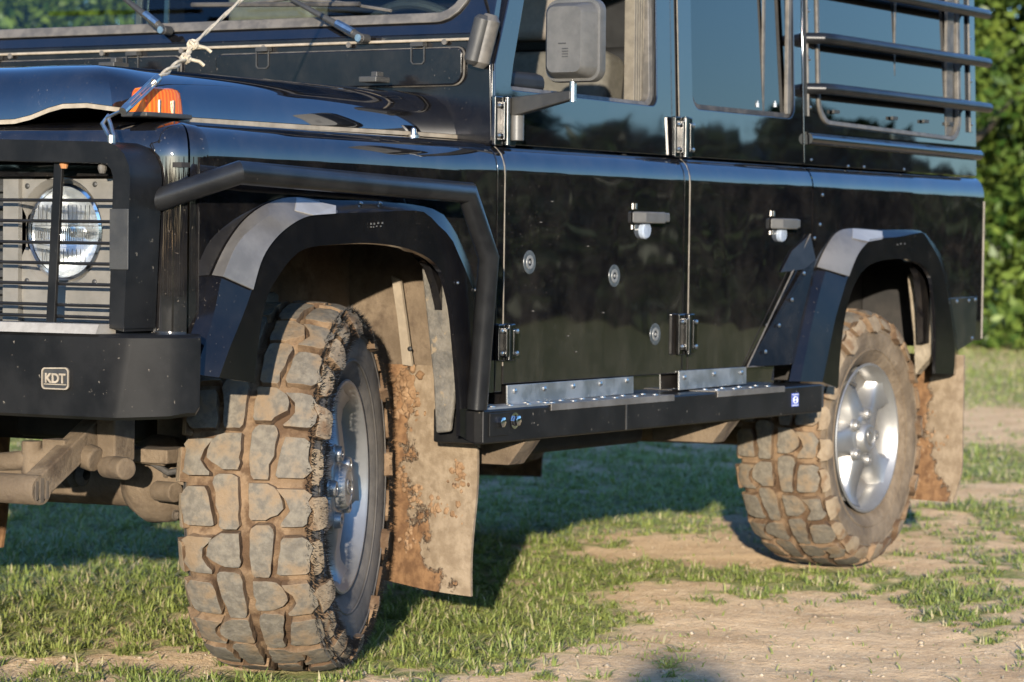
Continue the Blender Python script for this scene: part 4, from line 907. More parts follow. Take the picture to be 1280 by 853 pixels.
# badge with KDT
bc = (-0.764,-0.6896,0.6689); mb = MB()
o = rpoly([(bc[1]-.034, bc[2]-.022), (bc[1]-.034, bc[2]+.022), (bc[1]+.034, bc[2]+.020), (bc[1]+.034, bc[2]-.022)], .008, 4); i_ = [(bc[1]+(y-bc[1])*.92, bc[2]+(z-bc[2])*.88) for y, z in o]
mb.prism([(-.763, y, z) for y, z in o], (.004, 0, 0)); bd = mb.build('bumper_badge', PLAST, bu)
mb = MB(); mb.ring([(-.7655, y, z) for y, z in o], [(-.7655, y, z) for y, z in i_], (.003, 0, 0)); mb.box((-.7645, bc[1], bc[2]-.012), (.002, .056, .002)); mb.build('badge_rim', TANEDGE, bd)
cu = bpy.data.curves.new('t', 'FONT'); cu.body = 'KDT'; cu.size = .026; cu.extrude = .001; cu.align_x = 'CENTER'; cu.align_y = 'CENTER'; cu.offset = .0008
to = bpy.data.objects.new('t', cu); C.objects.link(to); bpy.context.view_layer.update()
me = bpy.data.meshes.new_from_object(to.evaluated_get(bpy.context.evaluated_depsgraph_get())); bpy.data.objects.remove(to)
me.materials.clear(); me.materials.append(TANEDGE)
lt = bpy.data.objects.new('badge_lettering', me); C.objects.link(lt); lt.parent = bd
lt.matrix_local = Matrix.Translation((-.7645, bc[1], bc[2]-.001)) @ Matrix(((0, 0, -1), (-1, 0, 0), (0, 1, 0))).to_4x4()

# --- lamp guard: steel frame, rods and upright
GX = -.72
go_ = [(-.824, .768), (-.838, 1.06), (-.834, 1.085), (-.822, 1.108), (-.802, 1.124), (-.776, 1.132), (-.40, 1.1425), (0, 1.145)]
gi_ = [(-.786, .768), (-.794, 1.05), (-.793, 1.066), (-.788, 1.078), (-.779, 1.086), (-.764, 1.0895), (-.40, 1.098), (0, 1.10)]
def gfull(g): return g+[(-y, z) for y, z in g[-2::-1]]
mb = MB()
oo, ii = gfull(go_), gfull(gi_)
mb.loft([[(GX, y, z) for y, z in oo], [(GX, y, z) for y, z in ii], [(GX+.006, y, z) for y, z in ii], [(GX+.006, y*.994, z-.006) for y, z in oo], [(GX+.10, y*.994, z-.006) for y, z in oo], [(GX+.10, y, z) for y, z in oo], [(GX, y, z) for y, z in oo]])
gf = mb.build('lamp_guard', SATIN, car, .002, ang=25)
mb = MB()
for s_ in (-1, 1): mb.box((GX-.0015, s_*.8125, .942), (.003, .046, .118))
mb.split('guard_joint', PLAST, gf, .001)
rz = [q[2] for q in [(-0.69,-0.7648,1.0175),(-0.69,-0.7651,0.976),(-0.69,-0.7635,0.9336),(-0.69,-0.7618,0.8928),(-0.69,-0.7601,0.8519),(-0.69,-0.7584,0.8103),(-0.69,-0.7565,0.7874)]]
for z in rz:
    mb = MB(); mb.tube([(-.69, -.792, z), (-.69, -.4, z+.002), (-.69, 0, z+.003), (-.69, .4, z+.002), (-.69, .792, z)], .0034, 8); mb.build('guard_rod', RODM, gf)
for s_ in (-1, 1):
    a, b = (-0.698,-0.6416,1.0934), (-0.698,-0.6233,0.7745)
    mb = MB(); mb.prism([(-.702, s_*abs(a[1])+d, a[2]) for d in (-.0105, .0105)]+[(-.702, s_*abs(b[1])+d, b[2]) for d in (.0105, -.0105)], (.008, 0, 0))
    for v in range(len(mb.v)): pass
    mb.build('guard_upright', SATIN, gf, .001)
for q, m in zip([(-0.7,-0.6555,1.0948),(-0.7,-0.7524,1.0847)], (RUSTM, SEAL)):
    mb = MB(); mb.lathe([(-.014, .006), (-.006, .009), (.0, .009), (.004, .007)], 10, Matrix.Translation(q), ax='z', caps=True); mb.build('guard_bolt', m, gf)

# --- lamp panel, headlight, grille
PX = -.628
hc = (-0.61,-0.5855,0.9562)
def lamp_side(s_):
    hy, hz = s_*abs(hc[1]), hc[2]; n = 40
    mb = MB()
    circ = [(hy+.110*cos(2*pi*k/n), hz+.110*sin(2*pi*k/n)) for k in range(n)]
    yl, yr, zb, zt = hy-.105-.115, hy+.105+.115, .775, 1.062
    if s_ < 0: yl, yr = -.806, -.487
    else: yl, yr = .487, .806
    sq = []
    for k in range(n):
        a = 2*pi*k/n; c_, s2 = cos(a), sin(a)
        tx = ((yr-hy) if c_ > 0 else (hy-yl))/max(abs(c_), 1e-6); tz = ((zt-hz) if s2 > 0 else (hz-zb))/max(abs(s2), 1e-6)
        t_ = min(tx, tz); sq.append((hy+c_*t_, hz+s2*t_))
    mb.ring([(PX, *p) for p in sq], [(PX, *p) for p in circ], (.012, 0, 0))
    for cy_, cz_ in ((yl, zb), (yr, zb), (yl, zt), (yr, zt)):
        near = sorted(range(n), key=lambda k: abs(sq[k][0]-cy_)+abs(sq[k][1]-cz_))[:2]
        if abs(near[0]-near[1]) in (1, n-1): mb.add([(PX, cy_, cz_), (PX, *sq[near[0]]), (PX, *sq[near[1]])], [(0, 1, 2)])
    mb.loft([[(PX, *p) for p in circ], [(PX+.022, hy+(y-hy)*.89, hz+(z-hz)*.89) for y, z in circ]], close=True)
    yi = s_*.487
    mb.prism([(PX-.012, yi, zb), (PX-.012, yi-s_*.04, zb), (PX+.02, yi-s_*.06, zb), (PX+.02, yi, zb)], (0, 0, zt-zb))
    pn = tag(mb.build('lamp_panel', PANELG, car, ang=25), None)
    T_ = Matrix.Translation((PX+.020, hy, hz))
    mb = MB(); mb.lathe([(.0, .100), (-.008, .098), (-.010, .092), (-.004, .089)], 40, T_, ax='x'); mb.build('headlight_rim', CHROME, pn)
    mb = MB(); mb.lathe([(.0, .0895), (.02, .080), (.045, .055), (.058, .03), (.06, .002)], 40, T_, ax='x')
    mb.lathe([(.05, .012), (.02, .011), (.018, .001)], 12, T_, ax='x'); mb.build('headlight_reflector', REFL, pn)
    mb = MB(); prof = [(-.020*(1-(r/.089)**2)-.003, r) for r in (.089, .08, .065, .045, .025, .001)]
    mb.lathe(prof, 40, T_, ax='x'); hl = mb.build('headlight', LENS, pn)
    mb = MB()
    for k in range(-13, 14): mb.box((PX+.0115, hy+k*.0050, hz-.006), (.002, .0012, .026 if abs(k) < 11 else .014))
    for k in range(-6, 7): mb.box((PX+.0125, hy+k*.011, hz+.036), (.0015, .0009, .036))
    for k in range(-5, 6): mb.box((PX+.0125, hy+k*.011, hz-.050), (.0015, .0009, .030))
    mb.box((PX+.0125, hy, hz-.022), (.0015, .15, .0012)); mb.box((PX+.0125, hy, hz+.012), (.0015, .155, .0012))
    tag(mb.build('lens_flutes', MIRP, pn), kind='stuff')
    mb = MB()
    for dy, dz in ((-.09, .095), (.085, .092), (-.09, -.10), (.085, -.10)): rivet(mb, (PX, hy+dy, hz+dz), (-1, 0, 0), .006)
    mb.split('panel_screw', PLAST, pn)
lamp_side(-1); lamp_side(1)
mb = MB()
for z in [.80+.035*k for k in range(8)]: mb.box((-.60, 0, z), (.02, .92, .016))
mb.box((-.585, 0, .92), (.01, .96, .30)); mb.build('grille', PLAST, car, .002)
mb = MB(); mb.box((-.622, -.808, .93), (.02, .008, .32)); mb.box((-.622, .808, .93), (.02, .008, .32)); mb.split('panel_edge_strip', STEEL, car)
# amber repeater on the wing
mb = MB(); a, b = (-0.6157,-0.748,1.1855), (-0.4292,-0.748,1.1886)
lx = (a[0]+b[0])/2; lz = 1.183
Lc = (-0.5237,-0.748,1.191); lx = Lc[0]; lz = Lc[2]
mb.box((lx, -.748, lz), (.150, .066, .010)); ab = mb.build('lamp_base', PLAST, car, .003)
mb = MB(); secs = []
for z, kx, ky in ((.004, .067, .029), (.025, .064, .028), (.046, .059, .026), (.053, .054, .022), (.056, .043, .016)):
    secs.append([(lx-.002+kx*(abs(cos(t))**.55)*(1 if cos(t) > 0 else -1), -.748+ky*(abs(sin(t))**.55)*(1 if sin(t) > 0 else -1), lz+z) for t in [2*pi*k/36 for k in range(36)]])
mb.loft(secs, close=True); mb.add(secs[-1], [tuple(range(36))]); mb.add(secs[0], [tuple(range(36))])
tag(mb.build('amber_lens', AMBER, ab, ang=30), 'amber dome of the marker lamp on the wing')
mb = MB()
for dx in (-.03, .015): mb.box((lx+dx, -.778, lz+.016), (.003, .004, .03))
mb.split('lens_clip', STEEL, ab)

# --- limb cable from lamp guard to roof: shackle, turnbuckle, rope with knots
pA = Vector((GX+.02, -.775, 1.133)); pB = Vector((-0.1591,-0.7,1.4531))
pEnd = pB+(pB-Vector((-0.4266,-0.745,1.3125)))*2.4
s1 = Vector((-0.69,-0.7537,1.1681)); s2 = Vector((-0.6908,-0.8,1.1955)); s3 = Vector((-0.5831,-0.792,1.2591)); k1 = Vector((-0.4331,-0.75,1.3119)); k2 = Vector((-0.4003,-0.743,1.3418))
mb = MB(); mb.tube([pA+Vector((0, 0, -.01)), pA+Vector((0, 0, .012))], .009, 10)
mb.tube([pA+Vector((0, -.006, .010)), s1+Vector((0, -.010, 0)), s1+Vector((.004, 0, .014)), s1+Vector((0, .010, 0)), pA+Vector((0, .006, .010))], .0042, 8)
sh = mb.build('cable_shackle', STEEL, car)
mb = MB(); d = (s3-s2).normalized(); q = d.cross(Vector((.5, .85, 0))).normalized()*.006
mb.tube([s1+Vector((0, 0, .012)), s2], .0035, 8); mb.tube([s2-q, s3-q], .0030, 8); mb.tube([s2+q, s3+q], .0030, 8)
mb.tube([s2-d*.008, s2+d*.012], .0085, 10); mb.tube([s3-d*.012, s3+d*.008], .0085, 10); mb.tube([s2+d*.01, s2+d*.06], .0025, 6); mb.tube([s3-d*.06, s3], .0025, 6)
mb.build('turnbuckle', STEEL, sh)
mb = MB()
def twist(a, b, r, turns, rr=.0034):
    d = b-a; u = d.orthogonal().normalized(); v = d.normalized().cross(u)
    for ph in (0, pi): mb.tube([a+d*(k/30)+(u*cos(turns*2*pi*k/30+ph)+v*sin(turns*2*pi*k/30+ph))*r for k in range(31)], rr, 6)
twist(s3, k1, .004, 1.5); twist(k1, k2, .0025, 1); twist(k2, pEnd, .0018, 24, .0030)
for kk in (k1, k2):
    for j in range(5):
        u = Vector((random.uniform(-1, 1), random.uniform(-1, 1), random.uniform(-1, 1))).normalized()*.009; v = u.orthogonal().normalized()*.009
        mb.tube([kk+u*cos(t)+v*sin(t) for t in [2*pi*k/8 for k in range(9)]], .004, 6, caps=False)
    mb.tube([kk, kk+Vector((.02, -.02, -.006)), kk+Vector((.028, -.026, -.014))], .0036, 6)
mb.build('limb_rope', ROPE, sh)

# --- inside the front arch
mb = MB()
mb.prism([(x, -.50, z) for x, z in ((-.55, .70), (-.55, 1.08), (.53, 1.08), (.53, .45), (.42, .45), (.20, .75), (-.30, .75))], (0, .02, 0))
iw = mb.build('inner_wing', DUST, car)
mb = MB(); mb.prism([(.530, -.85, .50), (.530, -.48, .50), (.530, -.48, 1.08), (.530, -.85, 1.08)], (.02, 0, 0)); mb.build('footwell_panel', DUST, car, .003)
fl_t = [(0.49,-0.6432,0.8657),(0.49,-0.6678,0.8567),(0.49,-0.6843,0.7643),(0.49,-0.7032,0.6573),(0.49,-0.6765,0.6602),(0.49,-0.6621,0.7639)]
mb = MB(); mb.prism(fl_t, (.008, 0, 0)); fs = tag(mb.build('arch_flange', FLAPM, iw), 'pale dusty flange strip in the front arch')
mb = MB(); rivet(mb, (.489, fl_t[3][1]+.006, fl_t[3][2]+.04), (-1, 0, 0), .006); mb.build('flange_hole', CABIN, iw)
rb = [(0.335,-0.8258,0.8864),(0.335,-0.8577,0.8957),(0.335,-0.8812,0.8853),(0.335,-0.899,0.8104),(0.335,-0.9125,0.7356),(0.335,-0.9201,0.6286),(0.335,-0.9064,0.5208),(0.335,-0.8682,0.5156),(0.335,-0.8605,0.6357),(0.335,-0.842,0.7699)]
mb = MB(); mb.prism(rb, (.015, 0, 0)); tag(mb.build('arch_rubber', surf('dusty_grey_rubber', (.085, .078, .066), (.16, .14, .11), 26, rough=.9, bmp=.006, bscale=60, c3=(.24, .18, .11), s3=24, lo3=.60, hi3=.68), car, .006), 'grey dusty rubber strip at the back of the front arch')
rbr = [(3.07,-0.8045,0.8666),(3.07,-0.8385,0.8694),(3.07,-0.8703,0.8456),(3.07,-0.8919,0.7976),(3.07,-0.8996,0.6335),(3.07,-0.874,0.6037),(3.07,-0.8354,0.559),(3.07,-0.8283,0.6801)]
mb = MB(); mb.prism(rbr, (.05, 0, 0)); tag(mb.build('arch_rubber', surf('muddy_rubber', (.22, .18, .125), (.30, .25, .18), 22, rough=.9, bmp=.010, bscale=40), car, .006), 'mud caked rubber strip at the back of the rear arch')
mb = MB(); mb.box((-.05, -.72, 1.09), (1.1, .30, .01)); mb.box((2.79, -.70, 1.04), (1.05, .34, .01)); mb.box((3.36, -.70, .85), (.01, .34, .42)); mb.box((2.30, -.70, .80), (.01, .34, .46)); mb.box((2.79, -.53, .80), (1.1, .01, .50)); mb.split('arch_liner', UNDER, car)
# --- mudflaps
def mud_blobs(parent, pts, size, n, seed, depth=.006):
    g = np.random.default_rng(seed); mb = MB()
    for k in range(n):
        j = g.integers(0, len(pts)); c_ = Vector(pts[j])+Vector((0, g.normal(0, size*1.3), g.normal(0, size*1.6)))
        r = size*g.uniform(.25, .8); m = 9
        a0 = [(c_.y+r*cos(2*pi*i/m)*g.uniform(.55, 1.3), c_.z+r*1.2*sin(2*pi*i/m)*g.uniform(.55, 1.3)) for i in range(m)]
        d = depth*g.uniform(.3, 1)
        mb.loft([[(c_.x, y, z) for y, z in a0], [(c_.x-d*.7, c_.y+(y-c_.y)*.85, c_.z+(z-c_.z)*.85) for y, z in a0], [(c_.x-d, c_.y+(y-c_.y)*.4, c_.z+(z-c_.z)*.4) for y, z in a0]], close=True)
        mb.add([(c_.x-d, c_.y+(y-c_.y)*.4, c_.z+(z-c_.z)*.4) for y, z in a0], [tuple(range(m))])
    return tag(mb.build('caked_mud', MUD, parent, ang=50), None, kind='stuff')
def flap_mat(name, yc, zc, w_, sx):
    # mud splash thrown by the tyre: thick at the inner lower corner, broken patches beyond
    m, t, b = new_mat(name); co = obco(t)
    sp = N(t, 'ShaderNodeSeparateXYZ'); t.links.new(co, sp.inputs[0])
    gy_ = ramp(t, sp.outputs['Y'], yc-w_*.5, yc+w_*.5, 0, 1); gz = ramp(t, sp.outputs['Z'], zc, zc-.30, 0, 1)
    base = mul(t, mul(t, gy_, .66), mul(t, gz, .26), 'ADD')
    nz = noise(t, 13, 6, .65, co); f = ramp(t, mul(t, base, mul(t, nz, .75), 'ADD'), .72, .78)
    dusty = mix(t, ramp(t, noise(t, 30, 5, .6, co), .35, .65), (.17, .122, .074), (.245, .185, .12))
    mudc = mix(t, ramp(t, noise(t, 34, 5, .6, co), .35, .65), (.115, .056, .022), (.21, .112, .048))
    t.links.new(mix(t, f, dusty, mudc), b.inputs['Base Color']); b.inputs['Roughness'].default_value = .85
    n1 = bump(t, noise(t, 55, 5, .65, co), .004, b); bump(t, f, .012, b, 1., n1)
    return m
fx = .50; tl, tr_, br, bl = (0.5,-0.5962,0.6595), (0.5,-0.884,0.5029), (0.5,-0.8623,0.1325), (0.5,-0.5561,0.1565)
mb = MB(); ny_, nz_ = 14, 20; rr = []
for i in range(nz_+1):
    t = i/nz_; a = Vector((fx, -.50, .66)).lerp(Vector((fx, -.54, bl[2]+.004)), t); b = Vector((fx, -.885, .66)).lerp(Vector(br), t)
    rr.append([tuple(a.lerp(b, j/ny_)+Vector((.012*sin(j*.45)*t + .006*sin(i*.5+j*.2), 0, 0))) for j in range(ny_+1)])
mb.thick(rr, (.008, 0, 0)); mf = tag(mb.build('mudflap', flap_mat('front_flap_mud', -.70, .42, .42, 1), car), 'tan mudflap behind the front wheel with wet brown mud')
mud_blobs(mf, [(0.5,-0.7109,0.3565),(0.5,-0.6899,0.2436),(0.5,-0.7346,0.2092),(0.5,-0.8103,0.3062),(0.5,-0.6661,0.3915),(0.5,-0.773,0.3227),(0.5,-0.8311,0.3995),(0.5,-0.7208,0.4684),(0.5,-0.7679,0.1834),(0.5,-0.8331,0.2153),(0.5,-0.82,0.4174)], .010, 240, 5)
mud_blobs(mf, [(.50, -.60, .60), (.50, -.68, .62), (.50, -.70, .57), (.50, -.60, .54)], .014, 150, 6, .010)
rx = 3.24; br2, bl2 = (3.24,-0.8922,0.1664), (3.24,-0.7322,0.1729)
mb = MB(); rr = []
for i in range(nz_+1):
    t = i/nz_; a = Vector((rx, -.55, .62)).lerp(Vector((rx, -.58, bl2[2])), t); b = Vector((rx, -.925, .62)).lerp(Vector((rx, -.926+.03*max(0, (t-.78))/.22, br2[2])), t)
    rr.append([tuple(a.lerp(b, j/ny_)+Vector((.008*sin(j*.4)*t, 0, 0))) for j in range(ny_+1)])
mb.thick(rr, (.008, 0, 0)); mr = tag(mb.build('mudflap', flap_mat('rear_flap_mud', -.83, .40, .20, 1), car), 'pale mudflap behind the rear wheel with brown mud spots')
mud_blobs(mr, [(3.24,-0.8085,0.4293),(3.24,-0.7834,0.3293),(3.24,-0.8245,0.2569),(3.24,-0.7849,0.2302),(3.24,-0.8499,0.3321),(3.24,-0.8226,0.3804),(3.24,-0.7585,0.2041)], .011, 90, 8)
mfr = mirror(mf); mirror(mr)

# --- underbody
mb = MB()
for y in (-.42, .42): mb.prism([(-.60, y-.04, .60), (-.60, y+.04, .60), (-.60, y+.04, .72), (-.60, y-.04, .72)], (4.0, 0, 0))
for x in (-.5, .5, 1.3, 2.1, 3.3): mb.box((x, 0, .63), (.08, .84, .08))
mb.build('chassis_frame', UNDER, car, .005)
mb = MB(); mb.box((1.25, -.15, .56), (.55, .45, .20)); mb.box((.55, .05, .60), (.7, .4, .26)); mb.box((1.35, -.55, .50), (.62, .26, .16)); mb.lathe([(1.6, .03), (3.0, .05), (3.3, .05)], 14, Matrix.Translation((0, .35, .52)), ax='x', caps=True); mb.build('gearbox', UNDER, car, .02)
def axle(x):
    mb = MB(); T0 = Matrix.Translation((x, 0, .385))
    mb.lathe([(-.60, .040), (-.25, .042), (.0, .045), (.25, .05), (.60, .045)], 20, T0)
    mb.lathe([(.30, .05), (.34, .12), (.43, .15), (.52, .14), (.58, .10), (.60, .05)], 24, T0)
    for y in (-.52, .52): mb.lathe([(y-.10, .05), (y-.07, .095), (y-.04, .115), (y+.02, .115), (y+.05, .10), (y+.08, .05)], 24, T0)
    return mb.build('axle', DUST, car, ang=40)
axle(0); axle(2.794)
def ctube(nm, a, b, r, m=DUST): 
    mb = MB(); mb.tube([a, b], r, 18); return mb.build(nm, m, car)
# steering guard pipe with slotted end, strut, spring seats and links at the front
pe = Vector((-0.6,-0.5158,0.43)); pr = .031
mb = MB(); T1 = Matrix.Translation(pe)
mb.lathe([(1.15, pr), (0, pr), (-.002, pr*.96), (-.002, pr*.80), (.02, pr*.78), (.022, .001)], 26, T1)
pp = mb.build('guard_pipe', DUST, car, ang=40)
mb = MB(); mb.box(pe+Vector((0, .004, 0)), (.010, .016, pr*1.6)); mb.box(pe+Vector((.016, .004, 0)), (.007, .016, pr*1.2)); mb.box(pe+Vector((-.016, .004, 0)), (.007, .016, pr*1.2)); mb.build('pipe_end_cap', DUSTD, pp)
mb = MB(); mb.box(pe+Vector((.10, .02, .06)), (.26, .045, .05), Matrix.Rotation(radians(-30), 3, 'Y')); mb.build('pipe_strut', DUST, car, .004)
mb = MB(); a = Vector((-0.45,-0.5686,0.4695))
mb.tube([a+Vector((.03, .03, .0)), a+Vector((0, -.05, .0))], .024, 16); mb.box(a+Vector((.05, .02, .07)), (.07, .05, .12)); mb.tube([a+Vector((0, .09, .03)), a+Vector((0, .03, .015))], .027, 14); mb.build('radius_arm_mount', DUST, car, .006)
mb = MB(); a = Vector((-0.5,-0.4071,0.4816)); mb.tube([a+Vector((0, .22, -.02)), a, a+Vector((.04, -.10, .02))], [.016, .022, .02], 12); mb.tube([a+Vector((0, 0, -.03)), a+Vector((0, 0, .04))], .022, 12); mb.box(a+Vector((.02, -.06, .02)), (.05, .06, .05)); mb.build('steering_rod', DUST, car, .003)
a = Vector((-0.22,-0.5249,0.4199))
mb = MB(); T2 = Matrix.Translation(a+Vector((.06, .03, .005))) @ Matrix.Scale(.92, 4)
mb.lathe([(.10, .03), (.07, .085), (.03, .105), (-.02, .10), (-.06, .075), (-.09, .03)], 26, T2); mb.box(a+Vector((-.02, -.02, .065)), (.12, .12, .03)); mb.tube([a+Vector((-.05, -.03, -.01)), a+Vector((-.06, -.09, -.01))], .022, 14); mb.tube([a+Vector((-.06, .05, .06)), a+Vector((-.06, -.06, .055))], .012, 10)
sw = mb.build('swivel_housing', DUST, car, .005, ang=40)
mb = MB()
for k in range(9):
    t = 2*pi*k/9; bolt(mb, a+Vector((.06+.078*cos(t), .03-.055, .078*sin(t))), (0, -1, 0), .008, .010)
mb.split('housing_bolt', DUSTD, sw)
mb = MB(); mb.tube([a+Vector((-.02, .10, .12)), a+Vector((-.06, .02, .07)), a+Vector((-.05, -.06, .03)), a+Vector((.0, -.10, .04))], .007, 10); mb.build('brake_hose', RUBB, sw)
mb = MB(); q = a+Vector((-.10, .16, .02)); mb.lathe([(-.04, .012), (-.03, .026), (-.02, .018), (-.01, .03), (0, .02), (.01, .03), (.02, .020), (.035, .012)], 18, Matrix.Translation(q)); mb.build('rubber_boot', RUBB, sw)
mb = MB(); mb.box((.0, -.56, .72), (.14, .14, .22)); mb.tube([(0, -.42, .45), (0, -.42, .80)], .06, 16); mb.build('coil_spring_seat', DUSTD, car, .01)
# --- wheels
R0_ = .368
CARC = [(0, .3650), (.03, .3648), (.06, .3635), (.085, .3615), (.105, .358), (.118, .3515), (.127, .341), (.133, .330), (.136, .312), (.136, .296), (.133, .275), (.126, .255), (.116, .238), (.106, .226), (.100, .219), (.096, .216)]
acc = [0]
for p, q in zip(CARC, CARC[1:]): acc.append(acc[-1]+math.hypot(q[0]-p[0], q[1]-p[1]))
def prof(a):
    sg = 1 if a >= 0 else -1; a = min(abs(a), acc[-1]-1e-6)
    i = max(j for j in range(len(acc)) if acc[j] <= a); t = (a-acc[i])/(acc[i+1]-acc[i])
    p, q = CARC[i], CARC[i+1]; tx, tr_2 = (q[0]-p[0]), (q[1]-p[1]); l = math.hypot(tx, tr_2)
    return sg*(p[0]+tx*t), p[1]+tr_2*t, sg*(-tr_2/l), tx/l
NP = 12
def tyre_data(seed, side_m):
    g = random.Random(seed); gn = np.random.default_rng(seed)
    mb = MB(); nseg = 168
    full_ = [(-w_, r) for w_, r in CARC[::-1]]+CARC[1:]
    lump = gn.normal(0, 1, (nseg, len(full_)))
    vs = []
    for i, (w_, r) in enumerate(full_):
        for j in range(nseg):
            t = 2*pi*j/nseg; k = .0030 if r > .345 else .0005
            rr = r+lump[j, i]*k; vs.append((rr*cos(t), w_+lump[j-1, i]*k*.5, rr*sin(t)))
    n_ = len(full_)
    for i in range(n_-1):
        mid = (full_[i][1]+full_[i+1][1])/2
        mb_fs = [(i*nseg+j, i*nseg+(j+1) % nseg, (i+1)*nseg+(j+1) % nseg, (i+1)*nseg+j) for j in range(nseg)]
        o = len(mb.f); mb.f += mb_fs; mb.m += [0 if mid > .342 else 1]*nseg
    mb.v = [tuple(v) for v in vs]
    for r_, w_ in ((.318, .1365), (.262, .1297)):      # moulded rings on the sidewall
        for sg in (-1, 1): mb.lathe([(sg*w_, r_+.003), (sg*(w_+.0022), r_+.0015), (sg*(w_+.0022), r_-.0015), (sg*w_, r_-.003)], 96, None, 1)
    carc = mb.build('tyre', [GROOVE, side_m], ang=60)
    # tread blocks
    tb = MB()
    # one pitch of the half tread: rows of (position along the pitch, inner edge, outer edge), lug height
    pat = [([(.005, .009, .044), (.03, .009, .058), (.08, .009, .070), (.16, .009, .076), (.24, .009, .077), (.30, .009, .066), (.345, .009, .054), (.375, .013, .044)], .018),
           ([(.405, .024, .052), (.435, .013, .060), (.50, .009, .062), (.60, .009, .057), (.72, .009, .055), (.82, .009, .050), (.92, .010, .050), (.965, .016, .046)], .018),
           ([(.00, .064, .112), (.035, .072, .120), (.10, .083, .121), (.20, .087, .121), (.29, .078, .121), (.35, .069, .119), (.385, .070, .110)], .018),
           ([(.475, .076, .110), (.51, .071, .120), (.59, .067, .121), (.70, .065, .121), (.80, .061, .121), (.87, .060, .118), (.905, .064, .108)], .018),
           ([(.01, .1225, .148), (.05, .1225, .162), (.14, .1225, .166), (.26, .1225, .165), (.33, .1225, .160), (.375, .1225, .146)], .019),
           ([(.495, .1225, .138), (.53, .1225, .149), (.64, .1225, .153), (.76, .1225, .152), (.85, .1225, .147), (.89, .1225, .136)], .0135)]
    for sd in (1, -1):
        for k in range(NP):
            for bi, (rows, h) in enumerate(pat):
                rows2 = []
                for s_, a0, a1 in rows:
                    sk = ((a0+a1)*.5-.09)*1.6+.05 if bi > 1 else (a0+a1-.07)*.5*(1.1 if bi == 0 else -.5)
                    jt = .002 if bi < 4 else .004
                    rows2.append((s_+sk+g.uniform(-.010, .010), a0+g.uniform(-jt, jt), a1+g.uniform(-jt, jt)*1.2))
                hh = h*g.uniform(.90, 1.04); NC = 4
                sm_ = sum(r[0] for r in rows2)/len(rows2); am = sum(r[1]+r[2] for r in rows2)/2/len(rows2)
                base, top = [], []
                for s_, a0, a1 in rows2:
                    for c_ in range(NC):
                        a = a0+(a1-a0)*c_/(NC-1)
                        for lst, ins, hi in ((base, 1.012, -.002), (top, .968, hh)):
                            aa = am+(a-am)*ins; ss = sm_+(s_-sm_)*(1+(ins-1)*.8); th = 2*pi*(ss+k+(.5 if sd < 0 else 0))/NP
                            w_, r, nw, nr = prof(sd*aa); hj = hi+(g.uniform(-.0016, .0012) if hi > 0 else 0)
                            w_ += nw*hj; r += nr*hj; lst.append((r*cos(th), w_, r*sin(th)))
                nr_ = len(rows2); o = len(base)
                fs = [(o+i*NC+c_, o+i*NC+c_+1, o+(i+1)*NC+c_+1, o+(i+1)*NC+c_) for i in range(nr_-1) for c_ in range(NC-1)]
                tb.add(base+top, fs, 0 if bi < 4 else 2)
                edge = [c_ for c_ in range(NC)]+[i*NC+NC-1 for i in range(1, nr_)]+[(nr_-1)*NC+c_ for c_ in range(NC-2, -1, -1)]+[i*NC for i in range(nr_-2, 0, -1)]
                off_ = len(tb.v)-2*o
                for i in range(len(edge)):
                    p, q = edge[i], edge[(i+1) % len(edge)]; tb.f.append((off_+p, off_+q, off_+o+q, off_+o+p)); tb.m.append(1)
                if bi in (0, 1, 2, 3):      # sipe: narrow recessed slot is suggested by a thin mud filled cut
                    pass
    tr = tb.build('tread', [LUG, GROOVE, LUGS], ang=28)
    bv = tr.modifiers.new('bevel', 'BEVEL'); bv.width = .0012; bv.segments = 2; bv.limit_method = 'ANGLE'; bv.angle_limit = radians(30)
    return carc.data, tr, carc
LUGS = surf('side_lug_mud', (.21, .15, .09), (.29, .22, .14), 26, rough=.9, bmp=.003, bscale=80, c3=(.17, .10, .05), s3=18, lo3=.50, hi3=.66)
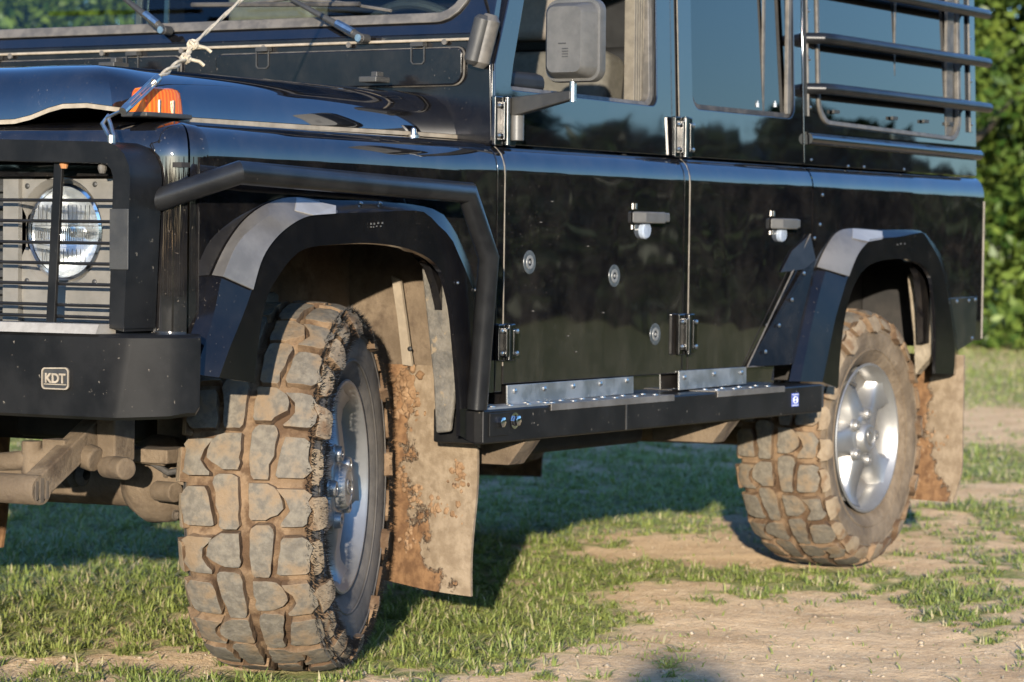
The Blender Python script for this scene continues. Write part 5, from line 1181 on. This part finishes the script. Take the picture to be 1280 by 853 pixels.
def rim_data():
    mb = MB()
    mb.lathe([(-.118, .2225), (-.121, .220), (-.121, .215), (-.116, .211), (-.106, .207), (-.098, .199), (-.060, .196), (.10, .20), (.118, .222)], 72)
    # dish behind the spokes
    mb.lathe([(-.062, .197), (-.046, .17), (-.036, .13), (-.046, .09), (-.075, .062)], 72, None, 1)
    mb.lathe([(-.098, .072), (-.104, .066), (-.106, .052), (-.106, .045)], 48); mb.lathe([(-.050, .085), (-.085, .080), (-.098, .072)], 48)
    for k in range(5):
        a = 2*pi*k/5+.33; c_, s_ = cos(a), sin(a)
        def P(r, t, w_): return (r*c_-t*s_, w_, r*s_+t*c_)
        secs = []
        for r, hw, top, bot in ((.050, .040, -.105, -.06), (.080, .043, -.106, -.050), (.110, .035, -.101, -.04), (.145, .034, -.094, -.038), (.175, .040, -.094, -.042), (.192, .050, -.100, -.050), (.2015, .058, -.106, -.058)):
            secs.append([P(r, -hw*1.25, bot), P(r, -hw, top+.010), P(r, -hw*.72, top+.001), P(r, 0, top+.004), P(r, hw*.72, top+.001), P(r, hw, top+.010), P(r, hw*1.25, bot)])
        mb.loft(secs)
    rim = mb.build('wheel', [ALLOY, DISHM], ang=48)
    hb = MB(); hb.lathe([(-.104, .050), (-.120, .046), (-.126, .040), (-.127, .034), (-.1255, .033), (-.1255, .001)], 40)
    hb.tube([(.024*cos(t), -.1275, .014*sin(t)) for t in [2*pi*k/24 for k in range(25)]], .0022, 6, caps=False); hb.box((0, -.1265, 0), (.030, .002, .005)); hb.box((.004, -.1265, .006), (.018, .002, .003)); hb.box((-.004, -.1265, -.006), (.018, .002, .003))
    cap_ = hb.build('hub_cap', ALLOY, ang=35)
    nb = MB(); nb.lathe([(-.100, .021), (-.104, .018), (-.104, .014)], 20); nb.lathe([(-.100, .0175), (-.114, .0165), (-.117, .0145), (-.117, .008), (-.110, .0075), (-.110, .001)], 20)
    nut = nb.build('lug_nut', ALLOY, ang=30)
    vb = MB(); vb.tube([(-.19, -.10, .03), (-.178, -.122, .028)], .005, 8); val = vb.build('tyre_valve', RUBB)
    return rim.data, cap_.data, nut.data, val.data, (rim, cap_, nut, val)
RIM, CAP, NUT, VAL, tmp_ = rim_data()
def fringe(seed, n_=8000):
    g = random.Random(seed); mb = MB()
    for k in range(n_):
        th = g.uniform(0, 2*pi); a = -g.choice((.118, .119, .150, .160, .140, .125, .160))+g.uniform(-.004, .004)
        w_, r, nw, nr = prof(a); L_ = g.uniform(.005, .019)
        d = Vector((nr*cos(th)+g.uniform(-.6, .6), nw+g.uniform(-.5, .3), nr*sin(th)+g.uniform(-.6, .6))).normalized()
        b = Vector(((r+nr*.011)*cos(th), w_+nw*.011, (r+nr*.011)*sin(th))); u = d.orthogonal().normalized()*.0010
        mb.add([b-u, b+u, b+d.cross(u), b+d*L_], [(0, 1, 3), (1, 2, 3), (2, 0, 3)])
    o = mb.build('rubber_hairs', RUBB, smooth=False); return o
cf, trf, co_f = tyre_data(3, SIDEW); cr, trr, co_r = tyre_data(4, SIDEWR); hr = fringe(2); hr.data.materials.clear(); hr.data.materials.append(RODM)
def wheel(loc, rz, spin, front, hairs, k=1.):
    Mw = Matrix.Translation(loc) @ Matrix.Rotation(rz, 4, 'Z') @ Matrix.Rotation(spin, 4, 'Y') @ Matrix.Scale(k, 4)
    wl = bpy.data.objects.new('wheel', RIM); C.objects.link(wl); wl.parent = car; wl.matrix_local = Mw
    def sub(nm, me, ml=None):
        o = bpy.data.objects.new(nm, me); C.objects.link(o); o.parent = wl
        if ml is not None: o.matrix_local = ml
        return o
    sub('tyre', cf if front else cr)
    t = (trf if front else trr).copy(); C.objects.link(t); t.parent = wl; t.name = 'tread'
    sub('hub_cap', CAP); sub('tyre_valve', VAL)
    for k in range(5):
        a = 2*pi*(k+.5)/5+.33; sub('lug_nut', NUT, Matrix.Translation((.072*cos(a), 0, .072*sin(a))))
    if hairs: tag(sub('rubber_hairs', hr.data), None, kind='stuff')
    return wl
STEER = radians(22)
wheel((.059, -.666, .406), STEER, .35, True, True, 1.06)
wheel((2.794, -.690, .383), 0, .9, False, False)
wheel((.02, .72, .383), pi+STEER, 1.3, True, False)
wheel((2.74, .87, .383), pi, .2, False, False)
for o in (trf, trr, co_f, co_r, hr, *tmp_): bpy.data.objects.remove(o)
